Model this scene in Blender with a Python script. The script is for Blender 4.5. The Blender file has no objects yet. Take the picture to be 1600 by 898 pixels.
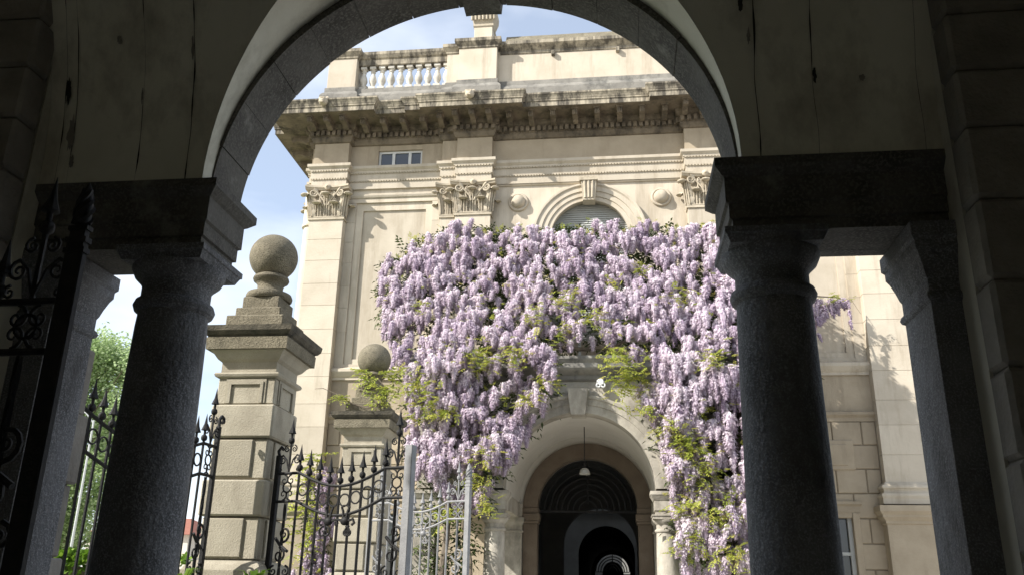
import bpy, math, random
from math import pi, sin, cos, radians, sqrt
from mathutils import Vector, Matrix, noise

rnd = random.Random(11)
S = bpy.context.scene
COL = S.collection

# ------------------------------------------------------------------ camera
CX, CY, FPX = 800.0, 449.0, 1357.0
_up = Vector((75, 3850, -1357)).normalized()
_fw = Vector((173, -481, -1357)); _fw = (_fw - _up * _fw.dot(_up)).normalized()
_rt = _fw.cross(_up)
ROT = Matrix((_rt, _fw, _up))            # camera space -> world space
EYE = Vector((0, 0, 1.6))
cam = bpy.data.cameras.new('camera')
cam.sensor_width = 36.0
cam.lens = 36.0 * FPX / 1600.0
cam.clip_start = 0.05
cam.clip_end = 2000
camo = bpy.data.objects.new('camera', cam)
camo.matrix_world = Matrix.Translation(EYE) @ ROT.to_4x4()
COL.objects.link(camo)
S.camera = camo

def at(px, py, Y):
    """world point at depth Y seen at photo pixel px,py"""
    d = ROT @ Vector((px - CX, -(py - CY), -FPX))
    return EYE + d * (Y / d.y)

# ------------------------------------------------------------------ light
SUN_DIR = Vector((1.55, 1.0, -1.38)).normalized()      # the way the light travels
SUN_ELEV = math.asin(-SUN_DIR.z)
w = bpy.data.worlds.new('World'); S.world = w; w.use_nodes = True
nt = w.node_tree; nt.nodes.clear()
out = nt.nodes.new('ShaderNodeOutputWorld'); bg = nt.nodes.new('ShaderNodeBackground')
sky = nt.nodes.new('ShaderNodeTexSky'); sky.sky_type = 'NISHITA'; sky.sun_disc = False
sky.sun_elevation = SUN_ELEV
sky.sun_rotation = math.atan2(-SUN_DIR.x, -SUN_DIR.y)
sky.air_density = 1.0; sky.dust_density = 1.2; sky.ozone_density = 1.5
tc = nt.nodes.new('ShaderNodeTexCoord')
mp = nt.nodes.new('ShaderNodeMapping'); mp.inputs['Scale'].default_value = (1.2, 1.2, 3.2)
nz = nt.nodes.new('ShaderNodeTexNoise'); nz.inputs['Scale'].default_value = 2.4; nz.inputs['Detail'].default_value = 5; nz.inputs['Roughness'].default_value = 0.52
rp = nt.nodes.new('ShaderNodeValToRGB'); rp.color_ramp.elements[0].position = 0.40; rp.color_ramp.elements[1].position = 0.72
rp.color_ramp.elements[0].color = (0.28, 0.28, 0.28, 1); rp.color_ramp.elements[1].color = (0.85, 0.85, 0.85, 1)
mx = nt.nodes.new('ShaderNodeMixRGB'); mx.inputs['Color2'].default_value = (5.6, 5.9, 6.3, 1)
nt.links.new(tc.outputs['Generated'], mp.inputs['Vector']); nt.links.new(mp.outputs['Vector'], nz.inputs['Vector'])
nt.links.new(nz.outputs['Fac'], rp.inputs['Fac']); nt.links.new(rp.outputs['Color'], mx.inputs['Fac'])
nt.links.new(sky.outputs['Color'], mx.inputs['Color1']); nt.links.new(mx.outputs['Color'], bg.inputs['Color'])
bg.inputs['Strength'].default_value = 0.118
nt.links.new(bg.outputs['Background'], out.inputs['Surface'])

sl = bpy.data.lights.new('sun', 'SUN'); sl.energy = 4.3; sl.angle = radians(0.53); sl.color = (1.0, 0.955, 0.89)
so = bpy.data.objects.new('sun', sl); COL.objects.link(so)
so.rotation_euler = SUN_DIR.to_track_quat('-Z', 'Y').to_euler(); so.location = (-20, -15, 25)

S.view_settings.view_transform = 'Standard'; S.view_settings.look = 'None'
S.view_settings.gamma = 1.0; S.view_settings.exposure = 0.98
S.view_settings.use_curve_mapping = False
try:
    S.cycles.max_bounces = 8; S.cycles.diffuse_bounces = 4; S.cycles.transparent_max_bounces = 4
except Exception:
    pass

# ------------------------------------------------------------------ materials
def _n(nt, t, **kw):
    n = nt.nodes.new(t)
    for k, v in kw.items(): setattr(n, k, v)
    return n

def mat(name, c1, c2=None, scale=3.0, rough=0.85, bump=0.0, bscale=40.0, speck=None, sscale=60.0, stretch=(1, 1, 1),
        stain=None, stscale=1.0, ststretch=(1, 1, 0.15), stlo=0.5, sthi=0.65, metal=0.0, spec=0.3, detail=6, c3=None, bdist=0.02):
    m = bpy.data.materials.new(name); m.use_nodes = True
    nt = m.node_tree; b = nt.nodes['Principled BSDF']
    b.inputs['Roughness'].default_value = rough; b.inputs['Metallic'].default_value = metal
    b.inputs['Specular IOR Level'].default_value = spec
    L = nt.links.new
    geo = _n(nt, 'ShaderNodeNewGeometry')
    info = _n(nt, 'ShaderNodeObjectInfo')
    mapp = _n(nt, 'ShaderNodeMapping'); mapp.inputs['Scale'].default_value = stretch
    L(geo.outputs['Position'], mapp.inputs['Vector'])
    cur = None
    if c2 is not None:
        nz = _n(nt, 'ShaderNodeTexNoise'); nz.inputs['Scale'].default_value = scale; nz.inputs['Detail'].default_value = detail; nz.inputs['Roughness'].default_value = 0.62
        L(mapp.outputs['Vector'], nz.inputs['Vector'])
        r = _n(nt, 'ShaderNodeValToRGB'); r.color_ramp.elements[0].position = 0.32; r.color_ramp.elements[1].position = 0.68
        r.color_ramp.elements[0].color = (*c1, 1); r.color_ramp.elements[1].color = (*c2, 1)
        if c3 is not None:
            e = r.color_ramp.elements.new(0.5); e.color = (*c3, 1)
        L(nz.outputs['Fac'], r.inputs['Fac']); cur = r.outputs['Color']
        # a little difference from piece to piece
        hv = _n(nt, 'ShaderNodeHueSaturation')
        mr = _n(nt, 'ShaderNodeMapRange'); mr.inputs['To Min'].default_value = 0.9; mr.inputs['To Max'].default_value = 1.08
        L(info.outputs['Random'], mr.inputs['Value']); L(mr.outputs['Result'], hv.inputs['Value']); L(cur, hv.inputs['Color']); cur = hv.outputs['Color']
    else:
        b.inputs['Base Color'].default_value = (*c1, 1)
    if speck is not None:
        n2 = _n(nt, 'ShaderNodeTexNoise'); n2.inputs['Scale'].default_value = sscale; n2.inputs['Detail'].default_value = 2
        L(geo.outputs['Position'], n2.inputs['Vector'])
        r2 = _n(nt, 'ShaderNodeValToRGB'); r2.color_ramp.elements[0].position = 0.5; r2.color_ramp.elements[1].position = 0.62
        r2.color_ramp.elements[0].color = (0, 0, 0, 1); r2.color_ramp.elements[1].color = (1, 1, 1, 1)
        L(n2.outputs['Fac'], r2.inputs['Fac'])
        mm = _n(nt, 'ShaderNodeMixRGB'); mm.inputs['Color2'].default_value = (*speck, 1)
        L(r2.outputs['Color'], mm.inputs['Fac']); L(cur, mm.inputs['Color1']); cur = mm.outputs['Color']
    if stain is not None:
        mp2 = _n(nt, 'ShaderNodeMapping'); mp2.inputs['Scale'].default_value = ststretch
        L(geo.outputs['Position'], mp2.inputs['Vector'])
        n3 = _n(nt, 'ShaderNodeTexNoise'); n3.inputs['Scale'].default_value = stscale; n3.inputs['Detail'].default_value = 8; n3.inputs['Roughness'].default_value = 0.7
        L(mp2.outputs['Vector'], n3.inputs['Vector'])
        r3 = _n(nt, 'ShaderNodeValToRGB'); r3.color_ramp.elements[0].position = stlo; r3.color_ramp.elements[1].position = sthi
        r3.color_ramp.elements[0].color = (0, 0, 0, 1); r3.color_ramp.elements[1].color = (1, 1, 1, 1)
        L(n3.outputs['Fac'], r3.inputs['Fac'])
        mm = _n(nt, 'ShaderNodeMixRGB'); mm.inputs['Color2'].default_value = (*stain, 1)
        L(r3.outputs['Color'], mm.inputs['Fac']); L(cur, mm.inputs['Color1']); cur = mm.outputs['Color']
    if cur is not None: L(cur, b.inputs['Base Color'])
    if bump > 0:
        nb = _n(nt, 'ShaderNodeTexNoise'); nb.inputs['Scale'].default_value = bscale; nb.inputs['Detail'].default_value = 5
        L(mapp.outputs['Vector'], nb.inputs['Vector'])
        bp = _n(nt, 'ShaderNodeBump'); bp.inputs['Strength'].default_value = bump; bp.inputs['Distance'].default_value = bdist
        L(nb.outputs['Fac'], bp.inputs['Height']); L(bp.outputs['Normal'], b.inputs['Normal'])
    return m

def plant_mat(name, cols, trans=0.35, tcol=None):
    m = bpy.data.materials.new(name); m.use_nodes = True
    nt = m.node_tree; b = nt.nodes['Principled BSDF']; L = nt.links.new
    b.inputs['Roughness'].default_value = 0.6; b.inputs['Specular IOR Level'].default_value = 0.2
    a = _n(nt, 'ShaderNodeAttribute', attribute_name='tint')
    info = _n(nt, 'ShaderNodeObjectInfo')
    ad = _n(nt, 'ShaderNodeMath', operation='MULTIPLY_ADD'); ad.inputs[1].default_value = 0.3
    sb = _n(nt, 'ShaderNodeMath', operation='SUBTRACT'); sb.inputs[1].default_value = 0.15
    L(info.outputs['Random'], ad.inputs[0]); L(a.outputs['Fac'], ad.inputs[2]); L(ad.outputs[0], sb.inputs[0])
    r = _n(nt, 'ShaderNodeValToRGB'); r.color_ramp.elements[0].color = (*cols[0], 1); r.color_ramp.elements[1].color = (*cols[-1], 1)
    for i, c in enumerate(cols[1:-1]):
        e = r.color_ramp.elements.new((i + 1) / (len(cols) - 1)); e.color = (*c, 1)
    L(sb.outputs[0], r.inputs['Fac']); L(r.outputs['Color'], b.inputs['Base Color'])
    t = _n(nt, 'ShaderNodeBsdfTranslucent'); L(r.outputs['Color'], t.inputs['Color'])
    mx = _n(nt, 'ShaderNodeMixShader'); mx.inputs['Fac'].default_value = trans
    L(b.outputs['BSDF'], mx.inputs[1]); L(t.outputs['BSDF'], mx.inputs[2])
    L(mx.outputs['Shader'], nt.nodes['Material Output'].inputs['Surface'])
    return m

M = {}
M['lime'] = mat('cream limestone', (0.435, 0.38, 0.295), (0.525, 0.468, 0.375), 1.2, 0.9, 0.2, 25, c3=(0.49, 0.432, 0.343),
                stain=(0.285, 0.235, 0.17), stscale=1.5, ststretch=(1.6, 1.6, 0.22), stlo=0.50, sthi=0.80)
M['lime_shade'] = mat('shade-browned limestone', (0.315, 0.26, 0.185), (0.40, 0.335, 0.245), 1.5, 0.9, 0.3, 25,
                 stain=(0.21, 0.17, 0.12), stscale=1.4, ststretch=(1.5, 1.5, 0.3), stlo=0.52, sthi=0.8)  # shade under the cornice is mixed into this brown for the frieze
M['weather'] = mat('weathered cornice stone', (0.37, 0.325, 0.245), (0.45, 0.395, 0.30), 2.0, 0.95, 0.4, 18,
                   stain=(0.085, 0.075, 0.06), stscale=1.3, ststretch=(2.6, 2.6, 0.5), stlo=0.40, sthi=0.58)
M['greystone'] = mat('grey attic stone', (0.185, 0.175, 0.155), (0.30, 0.285, 0.25), 2.5, 0.95, 0.5, 14,
                     stain=(0.07, 0.07, 0.065), stscale=2.0, ststretch=(1, 1, 0.7), stlo=0.5, sthi=0.7)
M['soffit'] = mat('dark cornice underside stone', (0.125, 0.10, 0.07), (0.22, 0.18, 0.13), 2.2, 0.95, 0.4, 22,
                  stain=(0.06, 0.05, 0.038), stscale=2.2, ststretch=(1.2, 1.2, 0.8), stlo=0.46, sthi=0.66)  # darker brown for the cornice bed, dentils and modillions
M['white_bal'] = mat('pale baluster stone', (0.48, 0.45, 0.39), (0.58, 0.55, 0.48), 5, 0.9, 0.2, 30, stain=(0.25, 0.23, 0.2), stscale=2.2, ststretch=(1, 1, 1), stlo=0.52, sthi=0.75)
M['carved'] = mat('carved capital stone', (0.37, 0.32, 0.24), (0.48, 0.42, 0.325), 4, 0.9, 0.3, 30,
                  stain=(0.16, 0.135, 0.10), stscale=3.0, ststretch=(1, 1, 1), stlo=0.55, sthi=0.75)
M['porch'] = mat('porch limestone', (0.36, 0.33, 0.275), (0.48, 0.445, 0.375), 2.2, 0.9, 0.35, 22,
                 stain=(0.17, 0.155, 0.13), stscale=1.8, ststretch=(1, 1, 0.5), stlo=0.43, sthi=0.70)
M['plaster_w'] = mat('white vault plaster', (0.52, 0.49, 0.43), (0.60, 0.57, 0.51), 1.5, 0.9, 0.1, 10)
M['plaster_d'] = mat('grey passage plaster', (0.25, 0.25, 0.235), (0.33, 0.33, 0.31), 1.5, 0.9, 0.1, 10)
M['brown'] = mat('brown stone frame', (0.12, 0.092, 0.068), (0.17, 0.135, 0.10), 3, 0.9, 0.3, 25)
M['granite'] = mat('grey portico granite', (0.10, 0.10, 0.102), (0.19, 0.19, 0.195), 5, 0.8, 0.9, 38, speck=(0.25, 0.25, 0.26), sscale=95, stretch=(1, 1, 0.7), stain=(0.075, 0.073, 0.07), stscale=2.2, ststretch=(1, 1, .5), stlo=.5, sthi=.7, bdist=0.014)
M['granite2'] = mat('dark arch granite', (0.062, 0.057, 0.05), (0.135, 0.127, 0.112), 3.5, 0.85, 0.7, 40, speck=(0.145, 0.137, 0.12), sscale=60,
                    stain=(0.26, 0.25, 0.225), stscale=2.5, ststretch=(1, 1, 1), stlo=0.56, sthi=0.72, bdist=0.012)
M['plaster'] = mat('old portico plaster', (0.63, 0.605, 0.50), (0.74, 0.715, 0.61), 1.3, 0.95, 0.5, 5, stain=(0.38, 0.35, 0.28), stscale=1.7, ststretch=(1, 1, 0.6), stlo=0.50, sthi=0.72)
M['crease_crack'] = mat('dark creases and cracks', (0.03, 0.026, 0.02), (0.05, 0.045, 0.035), 8, 1.0)
M['rustic'] = mat('rusticated pier stone', (0.20, 0.18, 0.155), (0.29, 0.265, 0.23), 4, 0.9, 0.5, 35)
M['pillar'] = mat('gate pillar stone', (0.31, 0.28, 0.215), (0.41, 0.375, 0.295), 2.5, 0.95, 0.35, 70, speck=(0.33, 0.295, 0.225), sscale=90,
                  stain=(0.20, 0.175, 0.13), stscale=2.4, ststretch=(1, 1, 0.6), stlo=0.50, sthi=0.8)
M['pillar_top'] = mat('lichen pillar granite', (0.16, 0.14, 0.098), (0.255, 0.225, 0.16), 5, 0.95, 0.8, 60, speck=(0.12, 0.105, 0.075), sscale=75,
                      stain=(0.095, 0.085, 0.06), stscale=3.2, ststretch=(1, 1, 1), stlo=0.52, sthi=0.75)
M['pillar_cap'] = mat('blackened cap stone', (0.04, 0.037, 0.03), (0.13, 0.115, 0.085), 6, 0.95, 0.7, 50)
M['iron'] = mat('black and shaded iron', (0.012, 0.012, 0.013), (0.024, 0.023, 0.022), 20, 0.6, 0.2, 80, spec=0.2)  # on the gate leaves this black stands for grey paint in shade
M['iron_lit'] = mat('sunlit grey iron', (0.17, 0.17, 0.173), (0.24, 0.24, 0.24), 9, 0.5, 0.15, 60, stain=(0.13, 0.105, 0.085), stscale=5, ststretch=(1, 1, .6), stlo=.62, sthi=.75, spec=0.5)  # the same gate paint, coloured as it looks in sun
M['wframe'] = mat('grey window frame', (0.50, 0.50, 0.48), (0.56, 0.56, 0.54), 4, 0.5)
M['shutter'] = mat('grey roller shutter', (0.36, 0.365, 0.345), (0.44, 0.445, 0.42), 3, 0.6)
M['glass'] = mat('window glass', (0.02, 0.025, 0.03), None, rough=0.06, spec=0.8)
M['tunnel'] = mat('dark passage plaster', (0.13, 0.125, 0.115), (0.18, 0.175, 0.16), 1.5, 0.9)  # darker plaster for the passage vaults and end walls
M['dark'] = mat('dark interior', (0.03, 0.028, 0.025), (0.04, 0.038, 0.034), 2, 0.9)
M['lampglass'] = mat('frosted lamp shade', (0.36, 0.35, 0.31), (0.44, 0.43, 0.39), 6, 0.4)
M['white'] = mat('white plastic', (0.75, 0.75, 0.74), (0.8, 0.8, 0.79), 5, 0.4)
M['petal'] = plant_mat('wisteria petals', [(0.36, 0.275, 0.365), (0.57, 0.475, 0.56), (0.71, 0.63, 0.68), (0.84, 0.79, 0.79)], 0.3)
M['leaf'] = plant_mat('young wisteria leaves', [(0.14, 0.19, 0.035), (0.30, 0.36, 0.06), (0.46, 0.49, 0.10), (0.52, 0.45, 0.13)], 0.4)
M['shadeleaf'] = plant_mat('inner wisteria leaves', [(0.035, 0.05, 0.018), (0.06, 0.085, 0.025), (0.10, 0.13, 0.035)], 0.2)  # dark tone puts shade into the gaps behind the bloom
M['treeleaf'] = plant_mat('pale tree leaves', [(0.17, 0.25, 0.09), (0.31, 0.42, 0.18), (0.48, 0.57, 0.34)], 0.5)
M['hedgeleaf'] = plant_mat('hedge leaves', [(0.06, 0.12, 0.015), (0.14, 0.25, 0.025), (0.24, 0.36, 0.05)], 0.35)
M['bark'] = mat('bark', (0.10, 0.08, 0.06), (0.20, 0.165, 0.125), 8, 0.95, 0.8, 30)
M['ground'] = mat('gravel ground', (0.45, 0.42, 0.36), (0.54, 0.50, 0.44), 4, 0.95, 0.6, 60)
M['paving'] = mat('courtyard paving', (0.46, 0.44, 0.40), (0.55, 0.53, 0.48), 2, 0.9, 0.3, 30)
M['floor'] = mat('pale portico floor', (0.56, 0.54, 0.49), (0.66, 0.64, 0.58), 2, 0.7, 0.1, 30)
M['lawn'] = mat('lawn', (0.05, 0.10, 0.02), (0.11, 0.18, 0.04), 6, 0.95, 0.8, 80)
M['rooft'] = mat('red roof tiles', (0.23, 0.09, 0.06), (0.31, 0.13, 0.09), 5, 0.9)
M['housew'] = mat('pale house render', (0.55, 0.50, 0.42), (0.62, 0.57, 0.49), 2, 0.9)
M['red'] = mat('red sign paint', (0.50, 0.03, 0.09), (0.56, 0.045, 0.11), 3, 0.5)
M['galv'] = mat('galvanised pole', (0.45, 0.46, 0.46), (0.52, 0.53, 0.53), 6, 0.45, metal=0.3)
M['tyre'] = mat('tyre rubber', (0.02, 0.02, 0.02), (0.03, 0.03, 0.03), 9, 0.9)

# ------------------------------------------------------------------ mesh helpers
class MB:
    def __init__(s): s.v = []; s.f = []; s.t = []
    def add(s, vs, fs):
        o = len(s.v); s.v += [tuple(v) for v in vs]; s.f += [tuple(i + o for i in f) for f in fs]; return s
    def box(s, x0, x1, y0, y1, z0, z1, b=0.0):
        if b <= 0:
            return s.add([(x0, y0, z0), (x1, y0, z0), (x1, y1, z0), (x0, y1, z0), (x0, y0, z1), (x1, y0, z1), (x1, y1, z1), (x0, y1, z1)],
                         [(0, 3, 2, 1), (4, 5, 6, 7), (0, 1, 5, 4), (1, 2, 6, 5), (2, 3, 7, 6), (3, 0, 4, 7)])
        c = ((x0 + x1) / 2, (y0 + y1) / 2, (z0 + z1) / 2); h = ((x1 - x0) / 2, (y1 - y0) / 2, (z1 - z0) / 2)
        vs = []; idx = {}
        for sx in (-1, 1):
            for sy in (-1, 1):
                for sz in (-1, 1):
                    for a in range(3):
                        d = [sx * (h[0] - b), sy * (h[1] - b), sz * (h[2] - b)]
                        d[a] = (sx, sy, sz)[a] * h[a]
                        idx[(sx, sy, sz, a)] = len(vs); vs.append((c[0] + d[0], c[1] + d[1], c[2] + d[2]))
        fs = []
        def face(ids):
            p = [Vector(vs[i]) for i in ids]
            nn = (p[1] - p[0]).cross(p[2] - p[0]); m = sum(p, Vector()) / len(p) - Vector(c)
            fs.append(tuple(ids) if nn.dot(m) > 0 else tuple(reversed(ids)))
        def key(a, sa, b_, sb, c_, sc, ax):
            k = [0, 0, 0]; k[a] = sa; k[b_] = sb; k[c_] = sc; return idx[(k[0], k[1], k[2], ax)]
        for a in range(3):
            b_, c_ = (a + 1) % 3, (a + 2) % 3
            for sa in (-1, 1):
                face([key(a, sa, b_, q[0], c_, q[1], a) for q in ((-1, -1), (1, -1), (1, 1), (-1, 1))])
            for sb in (-1, 1):
                for sc in (-1, 1):
                    face([key(a, -1, b_, sb, c_, sc, b_), key(a, 1, b_, sb, c_, sc, b_), key(a, 1, b_, sb, c_, sc, c_), key(a, -1, b_, sb, c_, sc, c_)])
        for sx in (-1, 1):
            for sy in (-1, 1):
                for sz in (-1, 1): face([idx[(sx, sy, sz, a)] for a in range(3)])
        return s.add(vs, fs)
    def hull4(s, bot, top):
        """frustum: two quads listed the same way round"""
        return s.add(list(bot) + list(top), [(0, 3, 2, 1), (4, 5, 6, 7), (0, 1, 5, 4), (1, 2, 6, 5), (2, 3, 7, 6), (3, 0, 4, 7)])
    def lathe(s, prof, c=(0, 0, 0), n=24, axis='z', caps=True):
        vs = []; fs = []
        for r, z in prof:
            for i in range(n):
                a = 2 * pi * i / n
                if axis == 'z': vs.append((c[0] + r * cos(a), c[1] + r * sin(a), c[2] + z))
                else: vs.append((c[0] + r * cos(a), c[1] - z, c[2] + r * sin(a)))      # axis -Y
        for j in range(len(prof) - 1):
            for i in range(n):
                k = (i + 1) % n; fs.append((j * n + i, j * n + k, (j + 1) * n + k, (j + 1) * n + i))
        if caps:
            fs.append(tuple(range(n - 1, -1, -1))); fs.append(tuple((len(prof) - 1) * n + i for i in range(n)))
        return s.add(vs, fs)
    def tube(s, pts, r, n=6, caps=True):
        pts = [Vector(p) for p in pts]; N = len(pts)
        rr = r if isinstance(r, (list, tuple)) else [r] * N
        vs = []; fs = []; ref = None
        for i, p in enumerate(pts):
            d = (pts[min(i + 1, N - 1)] - pts[max(i - 1, 0)])
            if d.length < 1e-9: d = Vector((0, 0, 1))
            d.normalize()
            if ref is None: ref = Vector((0, 1, 0)) if abs(d.y) < 0.9 else Vector((1, 0, 0))
            u = (ref - d * ref.dot(d))
            if u.length < 1e-6: u = d.orthogonal()
            u.normalize(); ref = u; q = d.cross(u)
            for k in range(n):
                a = 2 * pi * k / n; vs.append(p + (u * cos(a) + q * sin(a)) * rr[i])
        for i in range(N - 1):
            for k in range(n):
                m = (k + 1) % n; fs.append((i * n + k, i * n + m, (i + 1) * n + m, (i + 1) * n + k))
        if caps: fs.append(tuple(range(n - 1, -1, -1))); fs.append(tuple((N - 1) * n + k for k in range(n)))
        return s.add(vs, fs)
    def sweep(s, path, prof, closed=False):
        """profile (p outwards, z) along a plan path; outwards is to the right-hand side (dy,-dx)"""
        P = [Vector((p[0], p[1])) for p in path]; N = len(P); offs = []
        seg = [(P[(i + 1) % N] - P[i]).normalized() for i in range(N if closed else N - 1)]
        nor = [Vector((d.y, -d.x)) for d in seg]
        for i in range(N):
            if closed: a, b = nor[i - 1], nor[i]
            else: a, b = nor[max(i - 1, 0)], nor[min(i, N - 2)]
            offs.append((a + b) / (1 + a.dot(b)) if a.dot(b) > -0.99 else a)
        vs = []; fs = []; k = len(prof)
        for i in range(N):
            for p, z in prof: vs.append((P[i].x + offs[i].x * p, P[i].y + offs[i].y * p, z))
        for i in range(N if closed else N - 1):
            j = (i + 1) % N
            for q in range(k - 1): fs.append((i * k + q, j * k + q, j * k + q + 1, i * k + q + 1))
        return s.add(vs, fs)
    def arc_ring(s, cx, cz, prof, y0, a0=0.0, a1=pi, n=40):
        """profile of (radius, y) carried round an arch in the XZ plane, closed loop"""
        vs = []; fs = []; k = len(prof)
        for i in range(n + 1):
            a = a0 + (a1 - a0) * i / n
            for r, y in prof: vs.append((cx + r * cos(a), y0 + y, cz + r * sin(a)))
        for i in range(n):
            for q in range(k):
                q2 = (q + 1) % k; fs.append((i * k + q, i * k + q2, (i + 1) * k + q2, (i + 1) * k + q))
        fs.append(tuple(range(k))); fs.append(tuple(n * k + q for q in range(k - 1, -1, -1)))
        return s.add(vs, fs)
    def voussoir(s, cx, cz, r0, r1, a0, a1, y0, y1, n=3, ch=0.006):
        vs = []; fs = []; k = 4
        for i in range(n + 1):
            a = a0 + (a1 - a0) * i / n
            for r, y in ((r0, y0), (r1, y0), (r1, y1), (r0, y1)): vs.append((cx + r * cos(a), y, cz + r * sin(a)))
        for i in range(n):
            for q in range(4):
                q2 = (q + 1) % 4; fs.append((i * 4 + q, i * 4 + q2, i * 4 + 4 + q2, i * 4 + 4 + q))
        fs.append((3, 2, 1, 0)); fs.append(tuple(n * 4 + q for q in range(4)))
        return s.add(vs, fs)
    def arch_wall(s, x0, x1, ztop, cx, cz, r, y0, y1, n=40, zbase=None):
        """wall over an arch: front, back, soffit and top, between x0..x1 from the springing up to ztop"""
        vs = []; fs = []
        xs = [x0] + [cx - r * cos(pi * i / n) for i in range(n + 1)] + [x1]
        zs = [cz] + [cz + r * sin(pi * i / n) for i in range(n + 1)] + [cz]
        for x, z in zip(xs, zs):
            vs += [(x, y0, z), (x, y0, ztop), (x, y1, z), (x, y1, ztop)]
        for i in range(len(xs) - 1):
            a = i * 4; b = a + 4
            fs += [(a, b, b + 1, a + 1), (a + 2, a + 3, b + 3, b + 2), (a, a + 2, b + 2, b), (a + 1, b + 1, b + 3, a + 3)]
        fs += [(0, 1, 3, 2)]; e = (len(xs) - 1) * 4; fs += [(e, e + 2, e + 3, e + 1)]
        return s.add(vs, fs)
    def mesh(s, name, m, smooth=None, tint=None):
        me = bpy.data.meshes.new(name); me.from_pydata(s.v, [], s.f); me.update()
        me.materials.append(m)
        if smooth is not None:
            me.polygons.foreach_set('use_smooth', [True] * len(me.polygons))
            me.set_sharp_from_angle(angle=radians(smooth))
        if tint is not None:
            at_ = me.attributes.new('tint', 'FLOAT', 'FACE'); at_.data.foreach_set('value', tint)
        return me

WLOC = {}
def put(name, me, parent=None, loc=(0, 0, 0), rot=None, stuff=False):
    """link a mesh; loc is a world place for parts of unrotated things"""
    o = bpy.data.objects.new(name, me); COL.objects.link(o)
    loc = Vector(loc)
    if parent is not None:
        o.parent = parent; o.location = loc - WLOC.get(parent, Vector((0, 0, 0)))
    else: o.location = loc
    WLOC[o] = loc
    if rot is not None: o.rotation_euler = rot
    if stuff: o['kind'] = 'stuff'
    return o
def part(name, mb, m, parent, smooth=None, stuff=False, tint=None):
    return put(name, mb.mesh(name, m, smooth, tint), parent, stuff=stuff)
def tag(o, label, cat, group=None):
    o['label'] = label; o['category'] = cat
    if group: o['group'] = group
    return o
def thing(name, label, cat, loc=(0, 0, 0), rotz=0.0, group=None):
    o = bpy.data.objects.new(name, None); COL.objects.link(o); o.location = loc; o.rotation_euler = (0, 0, rotz)
    o.empty_display_size = 0.2
    WLOC[o] = Vector(loc)
    return tag(o, label, cat, group)
def struct(name, mb, m):
    o = put(name, mb.mesh(name, m)); o['kind'] = 'structure'; return o
def B(*a): return MB().box(*a)

# ------------------------------------------------------------------ ground
struct('ground', MB().add([(-500, -300, 0), (500, -300, 0), (500, 700, 0), (-500, 700, 0)], [(0, 1, 2, 3)]), M['ground'])
struct('courtyard_paving', MB().add([(-4.4, 5.2, .004), (9, 5.2, .004), (9, 21.0, .004), (-4.4, 21.0, .004)], [(0, 1, 2, 3)]), M['paving'])
struct('lawn', MB().add([(-30, 5, .004), (-5.2, 5, .004), (-5.2, 30, .004), (-30, 30, .004)], [(0, 1, 2, 3)]), M['lawn'])
struct('portico_floor', MB().add([(-7.2, -1.4, .004), (5.4, -1.4, .004), (5.4, 5.2, .004), (-7.2, 5.2, .004)], [(0, 1, 2, 3)]), M['floor'])
struct('passage_floor', MB().add([(-4, 21.0, .004), (3, 21.0, .004), (3, 62, .004), (-4, 62, .004)], [(0, 1, 2, 3)]), M['paving'])

# ================================================================== PALACE
pal = thing('palace', 'cream stone palace with balustrade, modillion cornice and arched shuttered window behind the wisteria', 'building', (-0.65, 21.0, 0))
XL, XR = -8.35, 7.03
def mir(x): return -1.32 - x
# plan of the entablature, from the back of the left side, round the front, to the back of the right side
front = [(XL, 20.92), (-8.22, 20.92), (-8.22, 20.68), (-7.24, 20.68), (-7.24, 20.92), (-4.63, 20.92), (-4.63, 20.80), (-4.20, 20.80), (-4.20, 20.68),
         (-3.24, 20.68), (-3.24, 20.92)]
front += [(1.88, 20.92), (1.88, 20.68), (2.84, 20.68), (2.84, 20.80), (3.27, 20.80), (3.27, 20.92), (5.92, 20.92), (5.92, 20.68), (6.90, 20.68), (6.90, 20.92), (XR, 20.92)]
lret = [(XL, 33.0), (XL, 22.75), (-8.62, 22.75), (-8.62, 21.75), (XL, 21.75)]
rret = [(XR, 21.75), (7.30, 21.75), (7.30, 22.75), (XR, 22.75), (XR, 33.0)]
path = lret + front + rret

part('architrave', MB().sweep(path, [(-.3, 11.98), (0, 11.98), (0, 12.20), (.028, 12.215), (.028, 12.42), (.06, 12.45), (.06, 12.49), (.12, 12.55), (.12, 12.63), (.03, 12.65), (-.3, 12.66)]), M['lime'], pal)
# frieze in two runs, either side of the small window
fl = lret + front[:5] + [(-6.46, 20.92), (-6.46, 21.3)]
fr = [(-5.22, 21.3), (-5.22, 20.92)] + front[5:] + rret
part('frieze', MB().sweep(fl, [(0, 12.64), (0, 13.30)]), M['lime_shade'], pal)
part('frieze', MB().sweep(fr, [(0, 12.64), (0, 13.30)]), M['lime_shade'], pal)
part('window_lintel', B(-6.46, -5.22, 20.935, 21.3, 13.14, 13.30), M['lime_shade'], pal)
part('window_sill', B(-6.46, -5.22, 20.95, 21.3, 12.64, 12.67), M['lime_shade'], pal)
wn = part('frieze_window', MB().box(-6.46, -5.22, 21.0, 21.06, 13.08, 13.14).box(-6.46, -5.22, 21.0, 21.06, 12.67, 12.72).box(-6.46, -6.40, 21.0, 21.06, 12.72, 13.08)
          .box(-5.28, -5.22, 21.0, 21.06, 12.72, 13.08).box(-6.08, -6.0, 20.99, 21.05, 12.72, 13.08).box(-5.62, -5.54, 20.99, 21.05, 12.72, 13.08), M['wframe'], pal)
for a, b in ((-6.40, -6.08), (-6.0, -5.62), (-5.54, -5.28)):
    part('pane', B(a, b, 21.03, 21.035, 12.72, 13.08), M['glass'], wn)
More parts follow.
